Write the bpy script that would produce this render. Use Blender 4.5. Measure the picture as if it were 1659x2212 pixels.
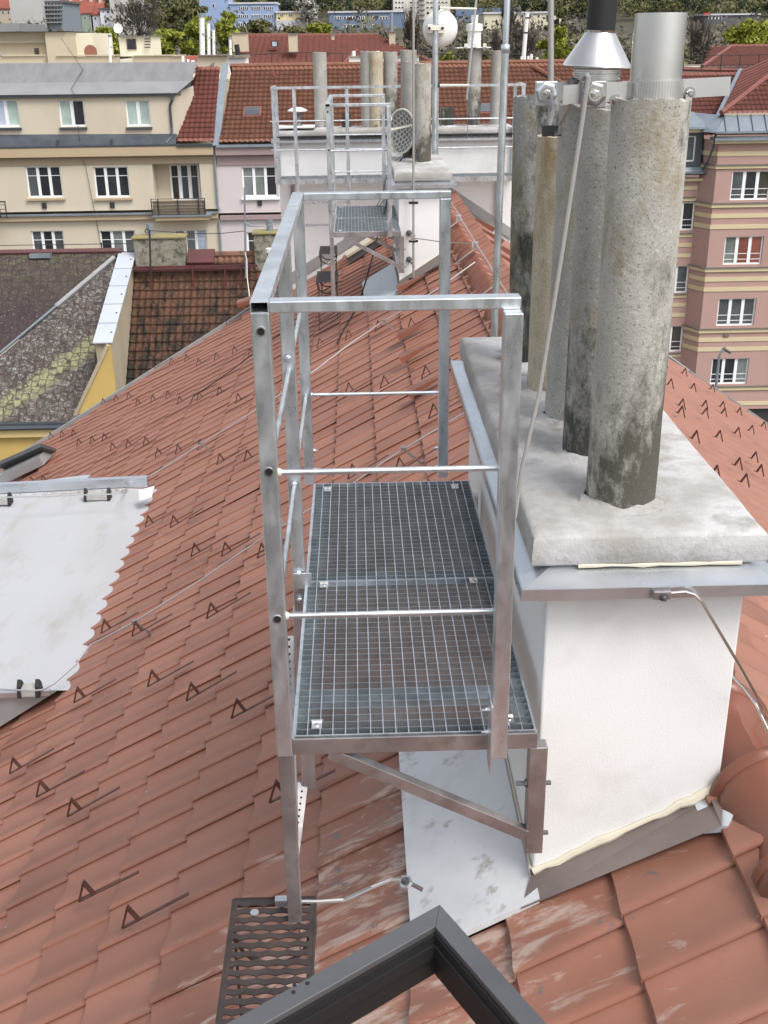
import bpy, math, random
import numpy as np
from mathutils import Vector, Matrix
random.seed(7); rng = np.random.default_rng(7)
for o in list(bpy.data.objects): bpy.data.objects.remove(o)
S = bpy.context.scene
COL = S.collection
# ------------------------------------------------------------------ camera
FPX, YAW, PITCH, ROLL = 2379.152, 0.0218, 0.4043, -0.0133
CAM = np.array([0.1815, -2.3226, 1.6013])
def _rot():
    cy, sy, cp, sp = math.cos(YAW), math.sin(YAW), math.cos(PITCH), math.sin(PITCH)
    F = np.array([sy*cp, cy*cp, -sp]); R = np.array([cy, -sy, 0.]); U = np.cross(R, F)
    c, s = math.cos(ROLL), math.sin(ROLL)
    return np.array([c*R+s*U, -s*R+c*U, F])
RM = _rot()
cd = bpy.data.cameras.new('camera'); cam = bpy.data.objects.new('camera', cd); COL.objects.link(cam)
m = Matrix(((RM[0][0], RM[1][0], -RM[2][0], CAM[0]), (RM[0][1], RM[1][1], -RM[2][1], CAM[1]), (RM[0][2], RM[1][2], -RM[2][2], CAM[2]), (0, 0, 0, 1)))
cam.matrix_world = m
cd.sensor_fit = 'HORIZONTAL'; cd.sensor_width = 36; cd.lens = 36*FPX/1659
cd.clip_start = 0.05; cd.clip_end = 3000
S.camera = cam
# ------------------------------------------------------------------ light
W = bpy.data.worlds.new('World'); S.world = W; W.use_nodes = True
nt = W.node_tree; nt.nodes.clear()
sky = nt.nodes.new('ShaderNodeTexSky'); sky.sky_type = 'NISHITA'; sky.sun_disc = False
SUN_EL, SUN_AZ = math.radians(55), math.radians(140)      # azimuth from +Y towards +X
sky.sun_elevation = SUN_EL; sky.sun_rotation = SUN_AZ; sky.dust_density = 3.0; sky.air_density = 1.0
hs = nt.nodes.new('ShaderNodeHueSaturation'); hs.inputs['Saturation'].default_value = 0.30
bg = nt.nodes.new('ShaderNodeBackground'); bg.inputs['Strength'].default_value = 0.15
wo = nt.nodes.new('ShaderNodeOutputWorld')
nt.links.new(sky.outputs[0], hs.inputs['Color']); nt.links.new(hs.outputs[0], bg.inputs[0]); nt.links.new(bg.outputs[0], wo.inputs[0])
sl = bpy.data.lights.new('sun', 'SUN'); sl.energy = 1.35; sl.angle = math.radians(22); sl.color = (1, .965, .92)
so = bpy.data.objects.new('sun', sl); COL.objects.link(so)
sd = Vector((math.cos(SUN_EL)*math.sin(SUN_AZ), math.cos(SUN_EL)*math.cos(SUN_AZ), math.sin(SUN_EL)))
so.rotation_euler = sd.to_track_quat('Z', 'Y').to_euler(); so.location = (20, -10, 30)
S.view_settings.view_transform = 'Standard'; S.view_settings.look = 'None'
S.view_settings.gamma = 1; S.view_settings.exposure = 0.72; S.view_settings.use_curve_mapping = False

# ------------------------------------------------------------------ helpers
def ray(u, v): return RM.T @ np.array([(u-829.5)/FPX, -(v-1106)/FPX, 1.])
def at(u, v, ax=1, val=0.):
    d = ray(u, v); return CAM + (val-CAM[ax])/d[ax]*d
def atp(u, v, n, c):
    d = ray(u, v); n = np.array(n, float); return CAM + (c-n@CAM)/(n@d)*d
TL, TR, XR = 0.60, 0.665, 1.28            # pitches of the two slopes, ridge x
CL = -0.672-0.6*0.607                      # left slope: z = TL*x + CL
ZR = TL*XR+CL                              # ridge height
CR = ZR+TR*XR
def zL(x): return TL*x+CL
def zR(x): return CR-TR*x
def onL(u, v, h=0): p = atp(u, v, (-TL, 0, 1), CL+h); return np.array([p[0], p[1], p[2]-h])
def onR(u, v, h=0): p = atp(u, v, (TR, 0, 1), CR+h); return np.array([p[0], p[1], p[2]-h])

def setp(o, label=None, cat=None, group=None, kind=None):
    if label: o['label'] = label
    if cat: o['category'] = cat
    if group: o['group'] = group
    if kind: o['kind'] = kind
    return o
def thing(name, label, cat, loc=(0, 0, 0), group=None):
    o = bpy.data.objects.new(name, None); COL.objects.link(o); o.location = [float(a) for a in loc]
    o.empty_display_size = .1
    o['_w'] = [float(a) for a in loc]
    return setp(o, label, cat, group)
def wloc(o):
    v = Vector((0, 0, 0))
    while o is not None: v += Vector(o.location); o = o.parent
    return v
class MB:
    def __init__(s): s.v = []; s.f = []
    def add(s, vs, fs):
        n = len(s.v); s.v += [tuple(map(float, p)) for p in vs]; s.f += [tuple(i+n for i in f) for f in fs]; return s
    def quad(s, a, b, c, d): return s.add([a, b, c, d], [(0, 1, 2, 3)])
    def box(s, x0, x1, y0, y1, z0, z1):
        return s.add([(x0,y0,z0),(x1,y0,z0),(x1,y1,z0),(x0,y1,z0),(x0,y0,z1),(x1,y0,z1),(x1,y1,z1),(x0,y1,z1)],
                     [(3,2,1,0),(4,5,6,7),(0,1,5,4),(1,2,6,5),(2,3,7,6),(3,0,4,7)])
    def bar(s, a, b, w, h, up=(0, 0, 1)):
        a, b, up = Vector(a), Vector(b), Vector(up); d = (b-a).normalized(); r = d.cross(up).normalized(); u = r.cross(d)
        vs = [p+r*i*w/2+u*j*h/2 for p in (a, b) for i, j in ((-1,-1),(1,-1),(1,1),(-1,1))]
        return s.add(vs, [(3,2,1,0),(4,5,6,7),(0,1,5,4),(1,2,6,5),(2,3,7,6),(3,0,4,7)])
    def tube(s, pts, r, n=8, cap=True, hollow=False):
        pts = [Vector([float(q) for q in p]) for p in pts]; k = len(pts); rs = r if isinstance(r, (list, tuple)) else [r]*k
        vs = []; prev = None
        for i, p in enumerate(pts):
            d = (pts[min(i+1, k-1)]-pts[max(i-1, 0)]).normalized()
            ref = prev if prev is not None else (Vector((0, 0, 1)) if abs(d.z) < .9 else Vector((1, 0, 0)))
            a = (ref-d*ref.dot(d)).normalized(); b = d.cross(a); prev = a
            vs += [p+(a*math.cos(2*math.pi*j/n)+b*math.sin(2*math.pi*j/n))*rs[i] for j in range(n)]
        fs = [(i*n+j, i*n+(j+1) % n, (i+1)*n+(j+1) % n, (i+1)*n+j) for i in range(k-1) for j in range(n)]
        if cap: fs += [tuple(range(n-1, -1, -1)), tuple((k-1)*n+j for j in range(n))]
        return s.add(vs, fs)
    def lathe(s, prof, c, n=24, axis=(0, 0, 1)):
        # prof: list of (radius, height) from c along axis
        ax = Vector(axis).normalized(); a = ax.orthogonal().normalized(); b = ax.cross(a); c = Vector([float(q) for q in c]); vs = []
        for r, h in prof: vs += [c+ax*h+(a*math.cos(2*math.pi*j/n)+b*math.sin(2*math.pi*j/n))*r for j in range(n)]
        k = len(prof)
        return s.add(vs, [(i*n+j, i*n+(j+1) % n, (i+1)*n+(j+1) % n, (i+1)*n+j) for i in range(k-1) for j in range(n)])
    def prism(s, poly, d):
        n = len(poly); d = Vector([float(q) for q in d]); p = [Vector([float(q) for q in a]) for a in poly]
        return s.add(p+[a+d for a in p], [tuple(range(n-1, -1, -1)), tuple(range(n, 2*n))]+[(i, (i+1) % n, (i+1) % n+n, i+n) for i in range(n)])
    def build(s, name, mat, parent=None, smooth=False, bevel=0, **kw):
        me = bpy.data.meshes.new(name); off = wloc(parent) if parent is not None else Vector((0, 0, 0))
        if parent is None and s.v and kw.get('base', True):
            a = np.array(s.v); c = ((a[:, 0].min()+a[:, 0].max())/2, (a[:, 1].min()+a[:, 1].max())/2, a[:, 2].min()); off = Vector([float(q) for q in c])
        me.from_pydata([(p[0]-off.x, p[1]-off.y, p[2]-off.z) for p in s.v], [], s.f); me.update()
        o = bpy.data.objects.new(name, me); COL.objects.link(o)
        if parent is not None: o.parent = parent
        else: o.location = off
        if mat: me.materials.append(mat)
        if smooth:
            me.polygons.foreach_set('use_smooth', [True]*len(me.polygons))
            try: me.set_sharp_from_angle(angle=math.radians(40))
            except Exception: pass
        if bevel:
            b = o.modifiers.new('b', 'BEVEL'); b.width = bevel; b.segments = 2; b.limit_method = 'ANGLE'
        kw.pop('base', None)
        setp(o, **kw); return o
def np_mesh(name, V, F, mat, parent=None, **kw):
    """V (n,3), F (m,k) arrays"""
    me = bpy.data.meshes.new(name); off = np.array(wloc(parent)) if parent is not None else np.zeros(3)
    V = (V-off).astype(np.float32); k = F.shape[1]
    me.vertices.add(len(V)); me.vertices.foreach_set('co', V.ravel())
    me.loops.add(F.size); me.loops.foreach_set('vertex_index', F.ravel().astype(np.int32))
    me.polygons.add(len(F)); me.polygons.foreach_set('loop_start', np.arange(0, F.size, k, dtype=np.int32)); me.polygons.foreach_set('loop_total', np.full(len(F), k, dtype=np.int32))
    me.update(calc_edges=True); me.validate()
    o = bpy.data.objects.new(name, me); COL.objects.link(o)
    if parent is not None: o.parent = parent
    if mat: me.materials.append(mat)
    return setp(o, **kw)

# ------------------------------------------------------------------ materials
def mat(name, c1, c2=None, scale=4., detail=4, lo=.35, hi=.65, rough=.6, metal=0., bump=0., bscale=40., stretch=(1, 1, 1),
        c3=None, s3=3., lo3=.55, hi3=.7, rvar=0., spec=.5, rnd=0., bdet=3):
    M_ = bpy.data.materials.new(name); M_.use_nodes = True; t = M_.node_tree; N = t.nodes; L = t.links
    b = N['Principled BSDF']; b.inputs['Roughness'].default_value = rough; b.inputs['Metallic'].default_value = metal
    b.inputs['Specular IOR Level'].default_value = spec
    geo = N.new('ShaderNodeNewGeometry'); mp = N.new('ShaderNodeMapping'); mp.inputs['Scale'].default_value = stretch
    L.new(geo.outputs['Position'], mp.inputs[0])
    col = None
    def noise(sc, de=detail):
        n = N.new('ShaderNodeTexNoise'); n.inputs['Scale'].default_value = sc; n.inputs['Detail'].default_value = de
        n.inputs['Roughness'].default_value = .62; L.new(mp.outputs[0], n.inputs['Vector']); return n
    def ramp(src, a, b_):
        r = N.new('ShaderNodeMapRange'); r.inputs[1].default_value = a; r.inputs[2].default_value = b_; L.new(src, r.inputs[0]); return r.outputs[0]
    def mix(fac, A, B, bt='MIX'):
        x = N.new('ShaderNodeMix'); x.data_type = 'RGBA'; x.blend_type = bt
        if isinstance(fac, float): x.inputs[0].default_value = fac
        else: L.new(fac, x.inputs[0])
        for i, q in ((6, A), (7, B)):
            if isinstance(q, tuple): x.inputs[i].default_value = (*q, 1)
            else: L.new(q, x.inputs[i])
        return x.outputs[2]
    M_['h'] = 1
    col = c1
    if c2:
        n = noise(scale); col = mix(ramp(n.outputs['Fac'], lo, hi), c1, c2)
    if c3:
        n3 = noise(s3, 6); col = mix(ramp(n3.outputs['Fac'], lo3, hi3), col, c3)
    if rnd:
        oi = N.new('ShaderNodeObjectInfo'); r = N.new('ShaderNodeMapRange'); r.inputs[3].default_value = 1-rnd; r.inputs[4].default_value = 1+rnd
        L.new(oi.outputs['Random'], r.inputs[0])
        h = N.new('ShaderNodeHueSaturation'); L.new(r.outputs[0], h.inputs['Value'])
        if isinstance(col, tuple): h.inputs['Color'].default_value = (*col, 1)
        else: L.new(col, h.inputs['Color'])
        col = h.outputs[0]
    if isinstance(col, tuple): b.inputs['Base Color'].default_value = (*col, 1)
    else: L.new(col, b.inputs['Base Color'])
    if rvar:
        nr = noise(scale*2); r = N.new('ShaderNodeMapRange'); r.inputs[3].default_value = rough-rvar; r.inputs[4].default_value = rough+rvar
        r.inputs[1].default_value = .3; r.inputs[2].default_value = .7
        L.new(nr.outputs['Fac'], r.inputs[0]); L.new(r.outputs[0], b.inputs['Roughness'])
    if bump:
        nb = noise(bscale, bdet); bp = N.new('ShaderNodeBump'); bp.inputs['Strength'].default_value = bump; bp.inputs['Distance'].default_value = .01
        L.new(nb.outputs['Fac'], bp.inputs['Height']); L.new(bp.outputs[0], b.inputs['Normal'])
    return M_
def nodes(M_): return M_.node_tree.nodes, M_.node_tree.links, M_.node_tree.nodes['Principled BSDF']

def tile_material(name, c1, c2, dusty=True, rough=.5):
    M_ = mat(name, c1, c2, scale=2.2, lo=.3, hi=.7, rough=rough, bump=.05, bscale=120, rnd=.11, rvar=.08, c3=tuple(k*.78 for k in c1), s3=1.3, lo3=.52, hi3=.75)
    N, L, b = nodes(M_); src = b.inputs['Base Color'].links[0].from_socket
    geo = N.new('ShaderNodeNewGeometry')
    # pale specks (lichen, mortar crumbs)
    vo = N.new('ShaderNodeTexVoronoi'); vo.inputs['Scale'].default_value = 9; L.new(geo.outputs['Position'], vo.inputs['Vector'])
    r = N.new('ShaderNodeMapRange'); r.inputs[1].default_value = .055; r.inputs[2].default_value = .03; L.new(vo.outputs['Distance'], r.inputs[0])
    ns = N.new('ShaderNodeTexNoise'); ns.inputs['Scale'].default_value = 1.5; L.new(geo.outputs['Position'], ns.inputs['Vector'])
    r2 = N.new('ShaderNodeMapRange'); r2.inputs[1].default_value = .46; r2.inputs[2].default_value = .56; L.new(ns.outputs['Fac'], r2.inputs[0])
    mu = N.new('ShaderNodeMath'); mu.operation = 'MULTIPLY'; L.new(r.outputs[0], mu.inputs[0]); L.new(r2.outputs[0], mu.inputs[1])
    mx = N.new('ShaderNodeMix'); mx.data_type = 'RGBA'; L.new(mu.outputs[0], mx.inputs[0]); L.new(src, mx.inputs[6]); mx.inputs[7].default_value = (.5, .45, .42, 1)
    out = mx.outputs[2]
    if dusty:
        # plaster and mortar dust trodden onto the tiles round the chimney foot
        vd = N.new('ShaderNodeVectorMath'); vd.operation = 'SUBTRACT'; vd.inputs[1].default_value = (.30, .30, -.80); L.new(geo.outputs['Position'], vd.inputs[0])
        vs_ = N.new('ShaderNodeVectorMath'); vs_.operation = 'MULTIPLY'; vs_.inputs[1].default_value = (.85, .75, .6); L.new(vd.outputs[0], vs_.inputs[0])
        ln = N.new('ShaderNodeVectorMath'); ln.operation = 'LENGTH'; L.new(vs_.outputs[0], ln.inputs[0])
        rr = N.new('ShaderNodeMapRange'); rr.inputs[1].default_value = 1.3; rr.inputs[2].default_value = .35; L.new(ln.outputs['Value'], rr.inputs[0])
        mp = N.new('ShaderNodeMapping'); mp.inputs['Scale'].default_value = (2.2, 7, 2.2); L.new(geo.outputs['Position'], mp.inputs[0])
        n1 = N.new('ShaderNodeTexNoise'); n1.inputs['Scale'].default_value = 2.2; n1.inputs['Detail'].default_value = 8; n1.inputs['Roughness'].default_value = .7; n1.inputs['Distortion'].default_value = .5
        L.new(mp.outputs[0], n1.inputs['Vector'])
        ad = N.new('ShaderNodeMath'); ad.operation = 'MULTIPLY_ADD'; L.new(rr.outputs[0], ad.inputs[0]); ad.inputs[1].default_value = .30; L.new(n1.outputs['Fac'], ad.inputs[2])
        r3 = N.new('ShaderNodeMapRange'); r3.inputs[1].default_value = .78; r3.inputs[2].default_value = .90; L.new(ad.outputs[0], r3.inputs[0])
        m2 = N.new('ShaderNodeMix'); m2.data_type = 'RGBA'; L.new(r3.outputs[0], m2.inputs[0]); L.new(out, m2.inputs[6]); m2.inputs[7].default_value = (.42, .31, .26, 1)
        out = m2.outputs[2]
        # grey dark soot patches
        n4 = N.new('ShaderNodeTexNoise'); n4.inputs['Scale'].default_value = 9; n4.inputs['Detail'].default_value = 9; n4.inputs['Roughness'].default_value = .75; L.new(geo.outputs['Position'], n4.inputs['Vector'])
        a4 = N.new('ShaderNodeMath'); a4.operation = 'MULTIPLY_ADD'; L.new(rr.outputs[0], a4.inputs[0]); a4.inputs[1].default_value = .1; L.new(n4.outputs['Fac'], a4.inputs[2])
        r5 = N.new('ShaderNodeMapRange'); r5.inputs[1].default_value = .69; r5.inputs[2].default_value = .75; L.new(a4.outputs[0], r5.inputs[0])
        m4 = N.new('ShaderNodeMix'); m4.data_type = 'RGBA'; L.new(r5.outputs[0], m4.inputs[0]); L.new(out, m4.inputs[6]); m4.inputs[7].default_value = (.13, .12, .12, 1)
        out = m4.outputs[2]
    L.new(out, b.inputs['Base Color'])
    return M_
TILE = tile_material('engobed_clay_tile', (.262, .112, .074), (.292, .135, .095), rough=.5)
RIDGE = tile_material('ridge_clay', (.185, .066, .04), (.215, .08, .05), dusty=False, rough=.4)
UNDER = mat('roof_underlay', (.05, .03, .025), rough=.9)
GALV = mat('galvanised_steel', (.58, .61, .64), (.74, .78, .82), scale=14, rough=.34, metal=.88, rvar=.12, bump=.05, bscale=30, c3=(.44, .45, .46), s3=4, lo3=.5, hi3=.75, stretch=(1, 1, .35))
GRT = mat('grating_steel', (.34, .38, .40), (.46, .50, .52), scale=14, rough=.4, metal=.9)
GALVB = mat('galvanised_dark', (.34, .32, .32), (.50, .48, .48), scale=12, rough=.42, metal=.85, rvar=.1, c3=(.22, .2, .2), s3=6, lo3=.5, hi3=.7)
ZINC = mat('zinc_sheet', (.55, .58, .62), (.64, .67, .70), scale=3, rough=.3, metal=.85, rvar=.08, c3=(.45, .45, .44), s3=7, lo3=.6, hi3=.75)
STEEL = mat('stainless', (.72, .70, .68), (.62, .60, .58), scale=8, rough=.26, metal=1.)
ALU = mat('aluminium', (.80, .79, .78), (.72, .71, .70), scale=5, rough=.3, metal=.95, rvar=.06)
PLASTER = mat('white_render', (.77, .765, .755), (.73, .725, .715), scale=2.5, rough=.9, bump=.14, bscale=170, bdet=3, c3=(.60, .585, .555), s3=2.2, lo3=.56, hi3=.80)
CREAMP = mat('cream_render', (.74, .71, .66), (.70, .66, .60), scale=1.5, rough=.9, bump=.2, bscale=90)
SLAB = mat('concrete_slab', (.33, .315, .295), (.49, .48, .48), scale=3.0, lo=.42, hi=.58, rough=.9, bump=.35, bscale=70, c3=(.25, .23, .205), s3=6, lo3=.54, hi3=.70)
FLASHB = mat('brown_flashing', (.17, .135, .125), (.22, .18, .17), scale=4, rough=.5, metal=.3)
FLASHG = mat('grey_flashing', (.32, .32, .32), (.38, .38, .38), scale=4, rough=.5, metal=.3)
WHITESH = mat('white_coated_sheet', (.62, .63, .65), (.54, .54, .55), scale=7, lo=.45, hi=.75, rough=.5, c3=(.33, .30, .28), s3=9, lo3=.60, hi3=.70)
BLUESH = mat('pale_zinc_sheet', (.52, .57, .61), (.58, .62, .65), scale=6, rough=.5, metal=.2, c3=(.52, .40, .34), s3=7, lo3=.64, hi3=.74)
MEMB = mat('grey_membrane', (.42, .425, .445), (.375, .375, .38), scale=1.1, lo=.4, hi=.7, rough=.7, stretch=(1, .35, 1), c3=(.31, .275, .23), s3=4.0, lo3=.54, hi3=.80, bump=.05, bscale=8)
BEIB = mat('cream_board', (.52, .47, .36), rough=.8)
SEAL = mat('cream_sealant', (.60, .55, .44), rough=.7)
BRNM = mat('brown_steel', (.075, .030, .022), (.11, .048, .037), scale=12, rough=.5, metal=.2)
RUST = mat('dark_brown_grate', (.035, .026, .025), (.06, .045, .04), scale=10, rough=.6, metal=.2)
BLACK = mat('black_rubber', (.012, .012, .013), rough=.6)
ANTH = mat('anthracite_frame', (.11, .113, .12), (.145, .147, .153), scale=3, rough=.38, metal=.5)
HOLE = mat('dark_hole', (.008, .008, .008), rough=.9)
WIRE = mat('lightning_wire', (.62, .62, .62), rough=.35, metal=.9)
WIRED = mat('dull_wire', (.42, .40, .38), rough=.5, metal=.6)
PLW = mat('white_plastic', (.78, .78, .76), rough=.45)
PLC = mat('cream_plastic', (.72, .70, .60), rough=.5)
DISHG = mat('dish_grey', (.50, .49, .47), rough=.5)
BRICK = mat('old_brick', (.30, .13, .08), (.36, .2, .14), scale=20, rough=.9, bump=.3)

def pipe_material(name, ca, cb, dark, ochre, seed, dk=.5):
    M_ = bpy.data.materials.new(name); M_.use_nodes = True; N, L, b = nodes(M_); b.inputs['Roughness'].default_value = .9
    tc = N.new('ShaderNodeTexCoord'); mp = N.new('ShaderNodeMapping'); mp.inputs['Location'].default_value = (seed*3.1, seed*1.7, seed); L.new(tc.outputs['Object'], mp.inputs[0])
    def noise(sc, de, ro=.6, st=None):
        n = N.new('ShaderNodeTexNoise'); n.inputs['Scale'].default_value = sc; n.inputs['Detail'].default_value = de; n.inputs['Roughness'].default_value = ro
        if st:
            m2 = N.new('ShaderNodeMapping'); m2.inputs['Scale'].default_value = st; L.new(mp.outputs[0], m2.inputs[0]); L.new(m2.outputs[0], n.inputs['Vector'])
        else: L.new(mp.outputs[0], n.inputs['Vector'])
        return n.outputs['Fac']
    def rg(s, a, c): r = N.new('ShaderNodeMapRange'); r.inputs[1].default_value = a; r.inputs[2].default_value = c; L.new(s, r.inputs[0]); return r.outputs[0]
    def mx(f, A, B):
        x = N.new('ShaderNodeMix'); x.data_type = 'RGBA'; L.new(f, x.inputs[0])
        for i, q in ((6, A), (7, B)):
            if isinstance(q, tuple): x.inputs[i].default_value = (*q, 1)
            else: L.new(q, x.inputs[i])
        return x.outputs[2]
    c = mx(rg(noise(6, 5), .35, .65), ca, cb)
    c = mx(rg(noise(75, 3, .8), .56, .75), c, tuple(min(1, k*1.25) for k in cb))
    # lichen-ochre and dark soot, soot thickest at the foot
    big = noise(3.5, 6, .7, (1, 1, .45)); c = mx(rg(big, .535, .66), c, ochre)
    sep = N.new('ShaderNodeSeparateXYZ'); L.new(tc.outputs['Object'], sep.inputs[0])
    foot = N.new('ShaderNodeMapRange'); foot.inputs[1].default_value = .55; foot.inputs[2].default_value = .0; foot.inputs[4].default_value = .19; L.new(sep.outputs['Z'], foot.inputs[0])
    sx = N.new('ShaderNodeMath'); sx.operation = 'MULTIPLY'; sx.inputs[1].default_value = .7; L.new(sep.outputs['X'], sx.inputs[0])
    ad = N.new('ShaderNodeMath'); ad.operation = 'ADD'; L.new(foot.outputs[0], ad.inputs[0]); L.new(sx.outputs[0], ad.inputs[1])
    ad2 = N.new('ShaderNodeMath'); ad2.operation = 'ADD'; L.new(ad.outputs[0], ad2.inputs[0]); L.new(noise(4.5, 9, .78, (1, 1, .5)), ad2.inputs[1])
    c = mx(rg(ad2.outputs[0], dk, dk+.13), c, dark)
    # fine speckle
    c = mx(rg(noise(160, 2, .8), .60, .68), c, tuple(k*.35 for k in ca))
    L.new(c, b.inputs['Base Color'])
    bp = N.new('ShaderNodeBump'); bp.inputs['Strength'].default_value = .5; bp.inputs['Distance'].default_value = .006; L.new(noise(70, 4, .7), bp.inputs['Height']); L.new(bp.outputs[0], b.inputs['Normal'])
    return M_
PIPE = [pipe_material('fibre_cement_grey', (.36, .345, .31), (.46, .445, .40), (.085, .078, .062), (.25, .205, .115), 1, .555),
        pipe_material('fibre_cement_mid', (.29, .28, .26), (.39, .38, .35), (.06, .058, .052), (.30, .26, .18), 2, .54),
        pipe_material('fibre_cement_pale', (.33, .32, .295), (.42, .41, .38), (.07, .066, .06), (.32, .28, .2), 3, .60),
        pipe_material('fibre_cement_buff', (.42, .37, .28), (.50, .44, .34), (.10, .085, .06), (.30, .22, .12), 4, .66),
        pipe_material('fibre_cement_dark', (.25, .25, .24), (.34, .34, .32), (.04, .04, .035), (.20, .17, .09), 5, .47)]

# ================================================================== OUR HOUSE: roof
house = thing('tiled_roof_house', 'house under the brown red clay tile roof with the steel platforms and white chimneys', 'house', (XR, 0, -19))
YV = 13.1
def vergeR(x): return max(11.55, 12.6-.45*max(0, x-2.2))
b = MB()
b.box(-6.9, 6.9, -9, 11.3, -18.9, -5.2)
b.build('wall', CREAMP, house)
b = MB()                                                           # boarding under the tiles
u = .11
b.prism([(-7.4, -9, zL(-7.4)-u), (XR, -9, ZR-u), (XR, 12.6, ZR-u), (-.8, YV, zL(-.8)-u), (-7.4, YV, zL(-7.4)-u)], (0, 0, -.12))
b.prism([(7.4, -9, zR(7.4)-u), (7.4, 11.5, zR(7.4)-u), (4.5, 11.5, zR(4.5)-u), (2.2, 12.55, zR(2.2)-u), (XR, 12.6, ZR-u), (XR, -9, ZR-u)], (0, 0, -.12))
b.build('roof_deck', UNDER, house)
b = MB()                                                           # gable wall below the verge
b.prism([(-6.9, 11.2, zL(-6.9)-.2), (-6.9, 11.2, -18.9), (6.9, 11.2, -18.9), (6.9, 11.2, zR(6.9)-.2), (XR, 11.2, ZR-.2)], (0, .25, 0))
b.build('gable_wall', CREAMP, house)
DT = .062                                  # the slope planes pass through the tile noses' top corners
# one clay tile: (v, lift) across, nose raised over the tile below
TW, TLN = .216, .283
PROF = [(0, .017), (.002, .023), (.010, .0265), (.028, .0255), (.06, .017), (.10, .008), (.135, .004), (.165, .0045), (.188, .008), (.205, .0115), (.226, .0125)]
def tile_mesh(t, side, name):
    """side=+1 left slope (upslope +x, lip towards the camera), -1 right slope (mirrored)"""
    n = Vector((-t*side, 0, 1)).normalized(); U = Vector((side, 0, t*1.0)); V = Vector((0, 1 if side > 0 else -1, 0))
    if side < 0: n = Vector((t, 0, 1)).normalized()
    us = [(-.002, .022), (.004, .031), (.03, .030), (.30, .004), (.335, .002)]
    vs = []; fs = []; k = len(PROF)
    for uu, lift in us:
        for v, h in PROF:
            vs.append(U*uu + Vector((0, .07*uu, 0)) + V*v + n*(lift+h))
    for i in range(len(us)-1):
        for j in range(k-1):
            q = (i*k+j, i*k+j+1, (i+1)*k+j+1, (i+1)*k+j); fs.append(q if side < 0 else q[::-1])
    base = len(vs)                                                 # nose front and lip skirt
    for v, h in PROF: vs.append(U*.006 + V*v + n*(.012+h*.95))
    for j in range(k-1): fs.append((j, j+1, base+j+1, base+j))
    b2 = len(vs)
    for uu, lift in us: vs.append(U*uu + Vector((0, .07*uu, 0)) + V*.03 + n*(lift+.010))
    for i in range(len(us)-1): fs.append((i*k, (i+1)*k, b2+i+1, b2+i))
    me = bpy.data.meshes.new(name); me.from_pydata(vs, [], fs); me.materials.append(TILE)
    me.polygons.foreach_set('use_smooth', [True]*len(fs))
    try: me.set_sharp_from_angle(angle=math.radians(45))
    except Exception: pass
    me.update(); return me
TML, TMR = tile_mesh(TL, 1, 'roof_tile'), tile_mesh(TR, -1, 'roof_tile_right')
def proj(p):
    v = RM @ (np.array(p)-CAM)
    return (829.5+FPX*v[0]/v[2], 1106-FPX*v[1]/v[2], v[2]) if v[2] > .1 else (1e6, 1e6, v[2])
WALLX = (-.82, 2.28)
tiles = []
for r in range(-19, 9):
    x = -1.112+TLN*r
    if x > 1.2 or x < -6.6: continue
    for c in range(-14, 64):
        y = 1.071+TW*(c)-TW*int(0)+.02*(r % 11)+ (0 if r % 11 == r else 0)
        xm, ym = x+.14, y+.11
        if ym > YV-.05 and xm < WALLX[0]+.1 or (ym > 12.5 and xm > WALLX[0]-.1) or ym < -1.9: continue
        if .25 < xm < .7 and .1 < ym < 2.28: continue
        if .7 < xm < 1.15 and .12 < ym < 2.2: continue
        if .66 < xm < 1.3 and .3 < ym < 2.15: continue                 # under the near chimney
        if .22 < xm < .6 and 8.6 < ym < 10.0: continue
        if .6 < xm < 1.2 and 8.75 < ym < 10.4: continue
        if xm < -1.67 and 3.55 < ym < 6.84: continue
        tiles.append((0, x, y, zL(x)-DT))
RW = .275
for r in range(0, 19):
    x = XR+.10+RW*(r+1)
    for c in range(-3, 62):
        y = .15+TW*c
        if y > vergeR(x)-.05 or (x-.14 < WALLX[1] and y > 12.6): continue
        tiles.append((1, x, y, zR(x)-DT))
def vis(tl):
    u, v, d = proj((tl[1], tl[2], tl[3]+DT)); inside = -30 < u < 1690 and -30 < v < 2240
    return (0 if inside else 1000)+d+(3.5 if tl[0] else 0)
tiles.sort(key=vis)
for i, (s, x, y, z) in enumerate(tiles[:299]):
    o = bpy.data.objects.new('roof_tile', TMR if s else TML); COL.objects.link(o); o.parent = house
    lo = house.location; o.location = (x-lo.x, y-lo.y+random.uniform(-.004, .004), z-lo.z+random.uniform(-.0015, .003))
    o.rotation_euler = (random.uniform(-.006, .006), random.uniform(-.006, .006), random.uniform(-.006, .006))
VV, FF, n0 = [], [], 0
for s, me in ((0, TML), (1, TMR)):
    base = np.array([v.co[:] for v in me.vertices]); fc = np.array([p.vertices[:] for p in me.polygons])
    for (q, x, y, z) in tiles[299:]:
        if q != s: continue
        VV.append(base+np.array([x, y+random.uniform(-.006, .006), z+random.uniform(-.002, .004)])); FF.append(fc+n0); n0 += len(base)
o = np_mesh('roof_tile', np.concatenate(VV), np.concatenate(FF), TILE, house, kind='stuff')
o.data.polygons.foreach_set('use_smooth', [True]*len(o.data.polygons))
try: o.data.set_sharp_from_angle(angle=math.radians(45))
except Exception: pass

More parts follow.
